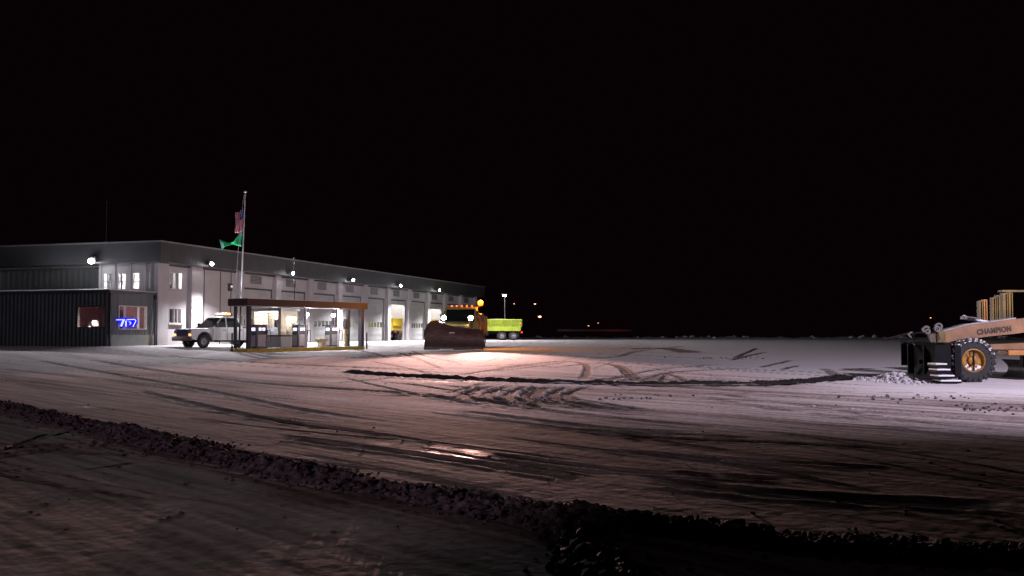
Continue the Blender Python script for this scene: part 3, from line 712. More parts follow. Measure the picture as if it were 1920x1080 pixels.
def make_pickup(loc, rz):
    p = empty('pickup_truck', loc, rz, 'white pickup truck with roof light bar parked at the garage corner', 'pickup truck')
    # lower body with wheel arches; x forward. length 5.75
    prof = [(2.86, .55), (2.88, .95), (2.80, 1.12), (1.35, 1.20), (1.30, 1.19), (-.95, 1.19), (-2.80, 1.19), (-2.86, 1.15), (-2.86, .62), (-2.55, .52)]
    prof += arc(-1.85, .42, .50, 170, 10, 9) + [(-1.3, .46), (1.3, .46)] + arc(1.90, .42, .50, 170, 10, 9) + [(2.5, .48)]
    b = MB(); b.prism(prof, -.96, .96)
    bmesh.ops.bevel(b.bm, geom=[e for e in b.bm.edges if abs(e.verts[0].co.y-e.verts[1].co.y) < .01 and min(e.verts[0].co.z, e.verts[1].co.z) > 1.0], offset=.06, segments=2, affect='EDGES')
    b.build('body', M['wpaint'], p, True)
    b = MB()
    def sec(x, z, w_): return [(x, -w_, z), (x, w_, z)]
    # greenhouse
    g = [(1.32, 1.18, .90), (.55, 1.83, .74), (.40, 1.90, .71), (-.55, 1.92, .71), (-.72, 1.86, .73), (-1.0, 1.18, .90)]
    b.loft([[(x, -w_, z) for x, z, w_ in g], [(x, w_, z) for x, z, w_ in g]])
    b.build('cab', M['wpaint'], p, True)
    b = MB()   # bed cavity floor
    b.box((-2.78, -.82, 1.195), (-1.08, .82, 1.2)); b.build('bed', M['dsteel'], p)
    MB().box((-2.84, -.96, 1.2), (-1.02, -.84, 1.26), .02).build('bed_rail', M['bumper'], p); MB().box((-2.84, .84, 1.2), (-1.02, .96, 1.26), .02).build('bed_rail', M['bumper'], p); MB().box((-2.86, -.83, 1.2), (-2.78, .83, 1.26)).build('bed_rail', M['bumper'], p)
    # glass, set 5 mm proud
    def quad(name, pts, m_, off):
        q = MB(); o3 = Vector(off)
        A = [q.bm.verts.new(Vector(a)+o3) for a in pts]; B_2 = [q.bm.verts.new(Vector(a)-o3*1.5) for a in pts]
        q.bm.faces.new(A); q.bm.faces.new(B_2[::-1]); n_ = len(A)
        for i in range(n_): q.bm.faces.new((A[i], B_2[i], B_2[(i+1) % n_], A[(i+1) % n_]))
        return q.build(name, m_, p)
    dark = mat('tinted_glass', (.012, .02, .016), .08, 0, .3, 3, spec=.8)
    def side_y(z): return .90-(z-1.18)/(.70)*.17
    quad('windscreen', [(1.24, -.82, 1.26), (1.24, .82, 1.26), (.60, .70, 1.80), (.60, -.70, 1.80)], dark, (.02, 0, .02))
    for s in (-1, 1):
        quad('side_window', [(1.05, s*side_y(1.25), 1.25), (.28, s*side_y(1.25), 1.25), (.28, s*side_y(1.82), 1.82), (.52, s*side_y(1.80), 1.80)], dark, (0, s*.012, 0))
        quad('side_window', [(.18, s*side_y(1.25), 1.25), (-.80, s*side_y(1.25), 1.25), (-.62, s*side_y(1.80), 1.80), (.18, s*side_y(1.82), 1.82)], dark, (0, s*.012, 0))
        b = MB(); b.box((1.0, s*.98-.10, 1.28), (1.12, s*.98+.12, 1.50), .03); b.box((1.03, s*.86-.05, 1.28), (1.08, s*.98, 1.34)); b.build('mirror', M['bumper'], p)
        b = MB(); b.box((.34, s*.965-.004, 1.05), (.56, s*.965+.02, 1.09)); b.box((-.9, s*.965-.004, 1.05), (-.72, s*.965+.02, 1.09)); b.build('door_handle', M['bumper'], p)
        b = MB()
        for x_ in (1.28, .23, -1.02): b.box((x_-.008, s*.961-.004, .5), (x_+.008, s*.961+.004, 1.18))
        b.build('door_seam', M['bumper'], p)
        b = MB(); b.box((2.78, s*.70-.20, .86), (2.895, s*.70+.22, 1.07), .03); b.build('headlight', mat('clear_lens', (.5, .5, .5), .1, .5), p, True)
        b = MB(); b.box((2.80, s*.84-.09, .74), (2.91, s*.84+.11, .845), .02); b.build('turn_signal', M['e_turn'], p, True)
        b = MB(); b.box((-2.88, s*.88-.07, .78), (-2.855, s*.88+.07, 1.14)); b.build('tail_light', M['red'], p)
        for x_ in (1.90, -1.85):
            wheel(p, x_, s*.83, .40, .27, s)
            b = MB(); A0 = arc(x_, .42, .50, 180, 0, 12); A1 = arc(x_, .42, .56, 0, 180, 12)
            b.prism(A0+A1, s*.955, s*.975); b.build('wheel_arch', M['bumper'], p)
    b = MB(); b.box((2.84, -.62, .70), (2.905, .62, 1.09), .02); b.box((2.9, -.6, .76), (2.92, .6, .79)); b.box((2.9, -.6, .88), (2.92, .6, .91)); b.box((2.9, -.6, 1.0), (2.92, .6, 1.03)); b.build('grille', M['bumper'], p)
    b = MB(); b.box((2.80, -.98, .42), (3.02, .98, .68), .05); b.build('front_bumper', M['bumper'], p, True)
    b = MB(); b.box((-3.0, -.92, .50), (-2.865, .92, .68), .04); b.build('rear_bumper', M['steel'], p, True)
    b = MB(); b.box((-2.4, -.5, .35), (2.4, .5, .5)); b.cyl((1.9, -.8, .4), (1.9, .8, .4), .06); b.cyl((-1.85, -.8, .4), (-1.85, .8, .4), .09); b.build('chassis', M['blackmetal'], p)
    # roof light bar
    lb = MB(); lb.box((-.28, -.62, 1.95), (.12, .62, 2.00)); lb.cyl((-.1, -.5, 1.86), (-.1, -.5, 1.96), .03); lb.cyl((-.1, .5, 1.86), (-.1, .5, 1.96), .03)
    lo = lb.build('light_bar', M['bumper'], p)
    for k in range(5):
        y_ = -.52+k*.26
        MB().box((-.22, y_-.11, 2.001), (.06, y_+.11, 2.13), .02).build('lens', M['e_bar'] if k != 4 else M['e_turn'], lo, True)
    light('POINT', 'bar_glow', (.0, 0, 2.3), 6, (1, .6, .5), .1, p)
    b = MB(); b.tube([(-1.05, -.7, 1.22), (-1.05, -.7, 1.9), (-1.05, .7, 1.9), (-1.05, .7, 1.22)], .03); b.build('headache_rack', M['bumper'], p)
    return p
px_, py_ = -19.0, 62.9
pk = make_pickup((px_, py_, gz(px_, py_)), math.atan2(-.78, -.63)); pk.scale = (1.0, 1.0, 1.06)

# ================================================================== fuel island
L0 = np.array([-15.9, 58.0]); R0 = np.array([-10.4, 66.8]); dI = (R0-L0)/np.hypot(*(R0-L0)); nI = np.array([-dI[1], dI[0]]); IY = math.atan2(dI[1], dI[0])
LI = 10.4
def isl(x, y): p = L0+dI*x+nI*y; return float(p[0]), float(p[1])
zl, zr = gz(*isl(0, 0)), gz(*isl(LI, 0)); ZI = (zl+zr)/2
it = math.atan2(zr-zl, LI)
isle = empty('fuel_island', (*isl(-.25, -.15), zl-.25), IY, 'raised fuel pump island with yellow painted kerb', 'fuel island'); isle.rotation_euler = (0, -it, IY)
MB().box((0, 0, 0), (LI+.3, 1.5, .46), .03).build('kerb', M['curb'], isle)
MB().box((.12, .12, .462), (LI+.18, 1.38, .475)).build('slab', M['floor'], isle)
zi = lambda x: zl+(zr-zl)*x/LI+.21
can = empty('fuel_canopy', (*isl(0, 0), zl+.2), IY, 'narrow maroon edged canopy roof on posts over the fuel pumps', 'canopy')
HC = 2.62
b = MB(); b.box((-.35, -.25, HC), (LI+.25, 1.45, HC+.42), .015); b.build('roof_fascia', M['canopy'], can)
b = MB(); b.box((-.3, -.2, HC-.03), (LI+.2, 1.4, HC-.002)); b.build('soffit', M['soffit'], can)
b = MB(); b.box((-.3, -.2, HC+.421), (LI+.2, 1.4, HC+.45)); b.build('roof_snow', M['snowcap'], can)
def post(x, y, w_, m_, name='post'):
    MB().box((x-w_/2, y-w_/2, -.0+(zr-zl)*x/LI), (x+w_/2, y+w_/2, HC-.031), .01).build(name, m_, can)
post(.05, .05, .22, M['post_dark']); post(LI-.15, .0, .30, M['post_dark'], 'post'); post(.05, 1.2, .16, M['post_dark']); post(LI-.15, 1.2, .2, M['post_dark'])
for x in (5.0, 8.1):
    b = MB(); b.cyl((x, .15, .01+(zr-zl)*x/LI), (x, .15, HC-.031), .06); b.build('post', M['post_white'], can, True)
# canopy lamps (hang from the soffit)
for k, (x, lb) in enumerate(((5.25, 'bare white lamp under the canopy above the middle pump'), (7.75, 'bare white lamp under the canopy above the right pump'))):
    X, Y = isl(x, .3); t = empty('canopy_lamp', (X, Y, zl+.2+HC-.03), IY, lb, 'canopy lamp', 'lamps under the fuel canopy')
    b = MB(); b.cyl((0, 0, 0), (0, 0, -.22), .05); b.cyl((0, 0, -.2), (0, 0, -.34), .1, .14); b.build('housing', M['dframe'], t)
    MB().ball((0, 0, -.42), .13, 2).build('bulb_glass', M['e_white'], t, True)
    light('POINT', 'bulb', (0, -.18, -.52), 150, (1, .96, 1), .1, t)
# pumps
def make_pump(x, y, label, flip=0):
    X, Y = isl(x, y); p = empty('fuel_pump', (X, Y, zi(x)), IY+flip, label, 'fuel pump', 'fuel pumps on the island')
    b = MB(); b.box((-.45, -.26, 0), (.45, .26, 1.42), .03); b.build('cabinet', M['pump'], p)
    b = MB(); b.box((-.47, -.28, 1.421), (.47, .28, 1.47), .01); b.build('top', M['post_dark'], p)
    for s in (-1, 1):
        b = MB(); b.box((-.32, s*.262-.006, .12), (.32, s*.262+.006, .85)); b.build('panel', M['pumppanel'], p)
        for xx in (-.16, .14):
            MB().box((xx-.10, s*.265-.006, 1.10), (xx+.12, s*.265+.006, 1.28)).build('display', M['e_display'], p)
    for s in (-1, 1):   # end faces
        b = MB(); b.box((s*.452-.006, -.17, .12), (s*.452+.006, .17, .8)); b.build('panel', M['pumppanel'], p)
        MB().box((s*.455-.006, -.16, 1.08), (s*.455+.006, .16, 1.28)).build('display', M['e_display'], p)
    b = MB(); b.box((.30, -.36, .9), (.38, -.27, 1.15), .01); b.build('nozzle', M['bumper'], p)
    pts = [(.36, -.34, 1.1)]+[(.5+.12*math.sin(a), -.36, .75+.42*math.cos(a)) for a in np.linspace(.3, PI+.6, 9)]
    MB().tube([tuple(q) for q in pts], .02, 6).build('hose', M['bumper'], p)
    return p
make_pump(1.35, .55, 'leftmost fuel pump on the yellow island, in front of the lit kiosk')
make_pump(5.1, .75, 'middle fuel pump on the yellow island')
make_pump(8.15, .75, 'rightmost fuel pump on the yellow island')
# hose mast / card reader + post near right pump
X, Y = isl(9.1, .4); t = empty('hose_stand', (X, Y, zi(9.1)), IY, 'pale yellow post with dark looped hose right of the pumps', 'hose stand')
MB().cyl((0, 0, 0), (0, 0, 1.2), .09).build('post', M['post_yellow'], t); MB().box((-.13, -.1, 1.2), (.13, .1, 1.9), .03).build('reel', M['post_dark'], t)
MB().tube([(.05+.2*math.sin(a), -.12, 1.35+.62*math.cos(a)) for a in np.linspace(0, 2*PI, 14)], .025, 6).build('hose', M['post_dark'], t)
X, Y = isl(6.6, .25); b = MB(); b.loft([[(-.2, -.16, 0), (.2, -.16, 0), (.2, .16, 0), (-.2, .16, 0)], [(-.22, -.18, .35), (.22, -.18, .35), (.22, .18, .35), (-.22, .18, .35)], [(-.36, -.28, .5), (.36, -.28, .5), (.36, .28, .5), (-.36, .28, .5)], [(-.38, -.3, .58), (.38, -.3, .58), (.38, .3, .58), (-.38, .3, .58)]])
t = empty('waste_bin', (X, Y, zi(6.6)), IY, 'cream waste bin with flared top between the pumps', 'waste bin'); b.build('bin', M['cream'], t); MB().box((-.06, -.185, .18), (.06, -.175, .28)).build('opening', M['post_yellow'], t)
# squat white bollards
for k, (px, Y, h_, m_, lb) in enumerate(((436, 58.0, 1.1, 'dk', 'thin dark post standing left of the flagpole foot'), (688, 67.5, 1.15, 'dk', 'thin dark marker post off the right end of the fuel island'))):
    X = atY(px, Y); b = MB(); b.cyl((0, 0, -.1), (0, 0, h_), .06, .05); b.ball((0, 0, h_), .055, 1)
    tag(b.build('marker_post', M['post_dark'], loc=(X, Y, gz(X, Y))), lb, 'marker post', 'thin posts by the fuel island')
# kiosk
KX, KY_ = isl(4.38, 1.75); kz = gz(KX, KY_)
ks = empty('fuel_kiosk', (KX, KY_, kz), IY, 'small brightly lit attendant kiosk behind the left pump', 'kiosk')
kx, ky, kh = 1.5, 2.6, 2.75
b = MB(); b.box((0, 0, 0), (kx, ky, .88), .01); b.build('lower_wall', M['kiosk'], ks)
b = MB(); b.box((-.03, -.03, .881), (kx+.03, ky+.03, .98)); b.build('counter_band', M['post_dark'], ks)
b = MB(); b.box((0, 0, .981), (.16, .28, kh-.2)); b.box((kx-.1, 0, .981), (kx, .08, kh-.2)); b.box((0, ky-.1, .981), (.08, ky, kh-.2)); b.box((kx-.08, .08, .981), (kx, ky, kh-.2)); b.box((.08, ky-.06, .981), (kx-.08, ky, kh-.2)); b.box((.16, 0, 2.2), (kx-.1, .08, kh-.2)); b.box((.16, 0, .981), (.5, .08, 2.2)); b.build('wall', M['kioskw'], ks)
b = MB(); b.box((-.15, -.15, kh-.2), (kx+.1, ky+.1, kh), .01); b.build('roof', M['kiosk'], ks)
MB().box((.02, .28, .981), (.03, ky-.1, kh-.2)).build('pane', M['glass'], ks); MB().box((.5, .02, .981), (kx-.1, .03, 2.2)).build('pane', M['glass'], ks)
b = MB(); b.box((.015, 1.15, .981), (.05, 1.2, kh-.2)); b.box((.015, 1.95, .981), (.05, 1.99, kh-.2)); b.build('window_bar', M['frame'], ks)
MB().box((.2, .4, kh-.27), (kx-.2, ky-.3, kh-.21)).build('ceiling_light', em('kiosk_tube', (.97, .95, 1), 9), ks)
light('POINT', 'kiosk_glow', (.75, 1.3, kh-.5), 420, (1, .97, 1), .2, ks)
b = MB(); b.box((.2, .5, 1.5), (.3, .85, 2.0), .03); b.build('monitor', mat('kiosk_screen', (.15, .14, .3), .4), ks)
b = MB(); b.box((.25, 1.4, 1.0), (.6, 1.75, 1.3), .02); b.box((.9, .9, 1.0), (1.2, 2.0, 1.6)); b.build('shelf', M['pumppanel'], ks)
# antenna mast with knob on canopy
X, Y = isl(5.05, 1.25); b = MB(); b.cyl((0, 0, 0), (0, 0, 2.75), .035, .03); b.ball((0, 0, 2.8), .09, 2); b.cyl((0, 0, -.0), (0, 0, .1), .1)
tag(b.build('vent_mast', M['post_dark'], loc=(X, Y, zl+.2+HC+.43)), 'thin dark mast with a round cap rising from the fuel canopy roof', 'mast')

# ================================================================== flagpole and flags
FX, FY = atY(449, 59.5), 59.5; fz = gz(FX, FY); lean = .26
fp = empty('flagpole', (FX, FY, fz), 0, 'tall thin white flagpole lit from below beside the fuel canopy', 'flagpole')
b = MB(); b.cyl((0, 0, 0), (lean*.32, 0, 3.05), .06, .055); b.build('shaded_lower_pole', M['post_dark'], fp, True)  # unlit lower part: its shade is painted in with the dark post colour
b = MB(); b.cyl((lean*.32, 0, 3.05), (lean, 0, 9.8), .055, .032); b.build('upper_pole', M['pole'], fp, True)
MB().ball((lean, 0, 9.88), .11, 2, (1, 1, .7)).build('finial', M['pole'], fp, True)
b = MB(); b.tube([(-.32, -.02, 1.2), (-.22, -.02, 4.5), (-.05, -.02, 7.3), (lean-.08, -.02, 9.7)], .010, 5); b.build('halyard', M['pole'], fp)
b = MB(); b.box((-.26, -.14, 2.78), (.22, .14, 2.98), .03); b.build('light_bracket', M['post_dark'], fp)
b = MB(); b.ball((.02, -.14, 3.05), .085, 2); b.build('uplight_lens', M['e_up'], fp, True)
light('SPOT', 'uplight', (-.03, -.32, 2.95), 900, (.85, .9, 1.0), .06, fp, (.075, .045, 1), 34, .8)
light('SPOT', 'uplight_wide', (-.5, -.4, 2.9), 520, (.85, .95, 1.0), .06, fp, (-.05, .05, 1), 50, .8)
def flag(pts_top, pts_bot, label, name, matfn, thick, nu, nv, fold, z0):
    rows = []
    for j in range(nv+1):
        v = j/nv; row = []
        for i in range(nu+1):
            u = i/nu
            T_ = np.array([np.interp(u, np.linspace(0, 1, len(pts_top)), [p[k] for p in pts_top]) for k in range(3)])
            B2 = np.array([np.interp(u, np.linspace(0, 1, len(pts_bot)), [p[k] for p in pts_bot]) for k in range(3)])
            p = T_*(1-v)+B2*v; p[1] += fold*math.sin(u*11+v*2.5)*(.2+u); p[0] += fold*.25*math.sin(v*7+u*5)
            row.append(tuple(p))
        rows.append(row)
    b = MB(); fs = b.grid(rows)
    for n_, f_ in enumerate(fs): f_.material_index = matfn(n_ % nu, n_//nu)
    o = b.build(name, thick, loc=(FX, FY, fz), smooth=True)
    md = o.modifiers.new('thickness', 'SOLIDIFY'); md.thickness = .008
    return tag(o, label, 'flag')
fr = mat('flag_red', (.45, .02, .06), .8); fw = mat('flag_white', (.55, .40, .44), .8); fb = mat('flag_blue', (.03, .03, .12), .8)
s_ = 59.5/1800
def fpt(px, py, dy=0): return ((px-449)*s_, dy, (624-py)*s_+EYE-fz)
flag([fpt(455, 388), fpt(448, 394), fpt(440, 398)], [fpt(453, 432), fpt(446, 437), fpt(438, 436)], 'drooping red and white striped flag near the top of the flagpole', 'flag',
     lambda i, j: (2 if (i < 7 and j < 6) else (0 if (i % 2 == 0) else 1)) if j < 30 else 0, [fr, fw, fb], 17, 13, .10, 0)
fg = mat('flag_green', (.02, .55, .18), .7, emit=(.0, .25, .06), es=0); fc = mat('flag_pale', (.35, .75, .8), .7)
flag([fpt(452, 432), fpt(444, 440), fpt(436, 453), fpt(426, 455), (fpt(410, 448))], [fpt(450, 462), fpt(441, 460), fpt(434, 458), fpt(424, 461), (fpt(414, 468))],
     'bright green flag curling out to the left below the striped flag', 'flag', lambda i, j: 1 if i >= 21 and j > 1 and j < 7 else (1 if (i in (1, 2) and j < 2) else 0), [fg, fc], 24, 8, .09, 0)

# ================================================================== dump trucks
def make_truck(loc, rz, label, cab, box, plow=False, lit=False, group=None):
    t = empty('dump_truck', loc, rz, label, 'dump truck', group)
    # chassis
    b = MB(); b.box((-4.4, .28, .75), (4.3, .42, 1.0)); b.box((-4.4, -.42, .75), (4.3, -.28, 1.0))
    for x in (-4.2, -2.8, -1, 1, 2.8, 4.0): b.box((x, -.279, .8), (x+.12, .279, .95))
    for x in (-3.45, -2.1, 3.35): b.cyl((x, -.95, .52), (x, .95, .52), .09)
    b.box((-.6, .45, .55), (.9, 1.1, 1.0), .04); b.box((-.6, -1.1, .55), (.6, -.45, 1.0), .04); b.build('chassis', M['blackmetal'], t)
    for s in (-1, 1):
        wheel(t, 3.35, s*1.02, .52, .30, s)
        for x in (-3.45, -2.1): wheel(t, x, s*.90, .52, .56, s)
        b = MB(); b.prism(arc(3.35, .55, .72, 190, -10, 12)+arc(3.35, .55, .64, -10, 190, 12), s*1.22, s*.80); b.build('fender', cab, t)
        b = MB(); b.box((-4.1, s*.6, .35), (-4.07, s*1.2, 1.0)); b.build('mud_flap', M['black'], t)
        b = MB(); b.box((2.1, s*1.45-.04, 1.9), (2.2, s*1.45+.2, 2.5), .02); b.tube([(2.1, s*1.2, 2.5), (2.15, s*1.5, 2.45)], .02); b.tube([(2.1, s*1.2, 1.9), (2.15, s*1.5, 1.95)], .02); b.build('mirror', M['dsteel'], t)
        b = MB(); b.box((-4.48, s*.95-.12, .85), (-4.42, s*.95+.12, 1.0)); b.box((-4.48, s*.55-.08, .85), (-4.42, s*.55+.08, .98)); b.build('tail_light', M['e_red'] if lit != 'none' else M['red'], t)
        b = MB(); b.box((-4.28, s*1.18-.05, 1.9), (-4.22, s*1.18+.06, 2.05)); b.build('corner_light', M['e_red'] if lit != 'none' else M['red'], t)
    # cab: lower + greenhouse
    b = MB(); b.loft([[(1.0, -1.18, .85), (1.0, 1.18, .85), (1.0, 1.18, 1.85), (1.0, -1.18, 1.85)], [(2.7, -1.18, .85), (2.7, 1.18, .85), (2.7, 1.18, 1.85), (2.7, -1.18, 1.85)]]); b.build('cab', cab, t)
    b = MB(); g = [(1.0, 1.85), (1.0, 2.85), (1.15, 2.95), (2.25, 2.95), (2.4, 2.88), (2.68, 1.85)]
    b.loft([[(x, -1.16+.06*(z-1.85), z) for x, z in g], [(x, 1.16-.06*(z-1.85), z) for x, z in g]]); b.build('cab_top', cab, t, True)
    gl = mat('truck_glass', (.01, .012, .012), .07, 0, .3, 3, spec=.8)
    b = MB()
    b.loft([[(2.70, -1.0, 1.95), (2.44, -.98, 2.80), (2.42, -.98, 2.80), (2.66, -1.0, 1.95)], [(2.70, 1.0, 1.95), (2.44, .98, 2.80), (2.42, .98, 2.80), (2.66, 1.0, 1.95)]]); b.build('windscreen', gl, t)
    for s in (-1, 1): MB().box((1.35, s*1.135-.03, 1.95), (2.35, s*1.135+.04, 2.7), .01).build('side_window', gl, t)
    # hood
    b = MB(); b.loft([[(x, -w_, .95), (x, w_, .95), (x, w_*.98, z-.12), (x, w_*.8, z), (x, -w_*.8, z), (x, -w_*.98, z-.12)] for x, w_, z in ((2.701, .95, 1.92), (3.6, .85, 1.82), (4.15, .78, 1.70), (4.22, .72, 1.6))]); b.build('hood', cab, t, True)
    b = MB(); b.box((4.2, -.55, 1.0), (4.27, .55, 1.6), .02)
    for k in range(6): b.box((4.27, -.5, 1.06+k*.09), (4.285, .5, 1.09+k*.09))
    b.build('grille', M['dsteel'], t); b = MB(); b.box((4.15, -1.15, .55), (4.4, 1.15, .85), .03); b.build('front_bumper', M['dsteel'], t)
    # dump body with ribs
    b = MB(); b.prism([(-4.3, 1.1), (-4.45, 2.35), (.75, 2.35), (.75, 1.1)], -1.2, 1.2)
    f_ = [f for f in b.bm.faces if abs(f.calc_center_median().z-2.35) < .01][0]
    r_ = bmesh.ops.inset_region(b.bm, faces=[f_], thickness=.06); bmesh.ops.translate(b.bm, verts=f_.verts[:], vec=(0, 0, -.75))
    b.build('dump_body', box, t)
    b = MB()
    for x in (-4.2, -3.2, -2.0, -.8, .3, .66):
        for s in (-1, 1): b.box((x-.05, s*1.255-.053, 1.1), (x+.05, s*1.255+.053, 2.3))
    for s in (-1, 1): b.box((-4.45, s*1.25-.05, 2.3), (.78, s*1.25+.05, 2.42)); b.box((-4.3, s*1.25-.05, 1.08), (.75, s*1.25+.04, 1.16))
    b.build('body_rib', box, t)
    b = MB(); b.box((.76, -1.15, 1.1), (.84, 1.15, 2.75)); b.box((.84, -1.1, 2.7), (1.6, 1.1, 3.02)) if plow else b.box((.84, -1.1, 2.7), (.9, 1.1, 2.9)); b.build('cab_shield', box, t)
    # load of sand
    b = MB(); b.ball((-1.9, 0, 1.9), 1, 3, (2.2, 1.0, .62), .03); b.build('load', mat('gritty_load', (.12, .11, .10), .9, bump=.5), t)
    if plow:
        # marker lights
        for k in range(5):
            y = -.72+k*.36
            MB().box((1.55, y-.05, 3.03), (1.64, y+.05, 3.11), .01).build('marker_light', M['e_marker'], t)
        # beacon on a bracket
        b = MB(); b.tube([(1.2, 1.1, 2.9), (1.2, 1.3, 3.05)], .03); b.cyl((1.2, 1.3, 3.02), (1.2, 1.3, 3.1), .12); b.build('beacon_bracket', M['dsteel'], t)
        MB().ball((1.2, 1.3, 3.28), .21, 2, (1, 1, 1.05)).build('beacon', M['e_amber'], t, True)
        light('POINT', 'beacon_glow', (1.38, 1.36, 3.5), P_BEACON, (1, .33, .04), .12, t)
        for s in (-1, 1):
            b = MB(); b.cyl((4.2, s*.80, 1.6), (4.25, s*.93, 2.1), .03); b.box((4.1, s*.93-.16, 2.05), (4.26, s*.93+.16, 2.32), .04); b.build('light_mount', M['dsteel'], t)
            MB().ball((4.28, s*.93, 2.19), .16, 2, (.4, 1, .9)).build('headlight', M['e_head'], t, True)
            light('SPOT', 'headlight_beam', (4.42, s*.93, 2.19), P_HEAD, (1, .52, .44), .08, t, (1, .06+s*.17, -.058), 36, .95)
            light('POINT', 'headlight_spill', (4.5, s*.93, 2.1), 14, (1, .75, .6), .08, t)
        # plough moldboard: curved section, taller at the discharge end
        def psec(y, h, x):
            pr = []
            for k in range(9):
                a = k/8; pr.append((x-.42*math.sin(a*PI*.75)*.9+.30*a*a, y, .12+h*a))
            back = [(p[0]-.05, p[1], p[2]) for p in pr[::-1]]
            return pr+back
        b = MB(); b.loft([psec(y, h, x) for y, h, x in ((1.95, 1.25, 5.65), (1.2, 1.32, 5.75), (.2, 1.42, 5.85), (-.6, 1.62, 5.98), (-1.15, 1.88, 6.06), (-1.6, 1.78, 6.12), (-1.85, 1.5, 6.15), (-2.0, 1.1, 6.18))]); pw = b.build('snow_plow', M['dirtyplow'], t, True)
        b = MB(); b.loft([[(x+.03, y, .02), (x+.05, y, .22), (x+.0, y, .22), (x-.02, y, .02)] for y, x in ((1.93, 5.66), (-2.0, 6.19))]); b.build('cutting_edge', M['dsteel'], pw)
        b = MB()
        for y in (1.6, .8, 0, -.8, -1.5): b.box((5.15, y-.03, .3), (5.5, y+.03, 1.2))
        b.tube([(4.3, .5, .7), (5.3, 1.0, .5)], .06); b.tube([(4.3, -.5, .7), (5.4, -1.0, .5)], .06); b.tube([(4.35, 0, 1.5), (5.3, 0, 1.1)], .05); b.build('plow_frame', M['dsteel'], pw)
        b = MB(); b.box((5.70, -.35, 1.12), (5.78, .0, 1.20), .01); b.build('plow_reflection', M['wpaint'], pw)  # white patch painting a small reflection on the blade
        b = MB(); b.box((6.0, -.95, .03), (6.1, -.05, .09)); b.build('plow_shoe', M['wpaint'], pw)
        b = MB(); b.tube([(5.7, 1.75, 1.3), (5.72, 1.8, 2.0)], .02); b.tube([(6.1, -1.8, 1.5), (6.1, -1.8, 2.1)], .02); b.build('plow_marker', M['amberbody'], pw)
    return t
hd = math.atan2(-.985, -.065)
TX, TY = atY(851, 69.4)+.72, 70.2
make_truck((TX, TY, gz(TX, TY-4)), hd, 'plough truck facing the camera with blazing lamps and wide curved blade', M['cabpaint'], M['amberbody'], plow=True, lit=True)
T2X, T2Y = atY(906, 112), 112.0
t2 = make_truck((T2X, T2Y, gz(T2X, T2Y)), R(184), 'lime green dump truck seen from the side behind the plough truck', M['lime'], M['lime'])
def inside(u, v, label, rz, src=t2):
    c_ = copy_tree(src); c_['label'] = label; c_.location = bld_pt(u, v, .03); c_.rotation_euler = (0, 0, rz); return c_
tr3 = make_truck(bld_pt((doors[5][0]+doors[5][1])/2+.45, 4.85, .03), YAW+PI/2, 'yellow and orange dump truck parked inside the open bay', M['amberbody'], mat('yellow_paint', (.65, .48, .03), .45, 0, .2, 2.5), lit='none')
c_ = copy_tree(tr3); c_['label'] = 'dump truck inside the far open bay beside the plough truck'; c_.location = bld_pt((doors[7][0]+doors[7][1])/2+.45, 4.95, .03)

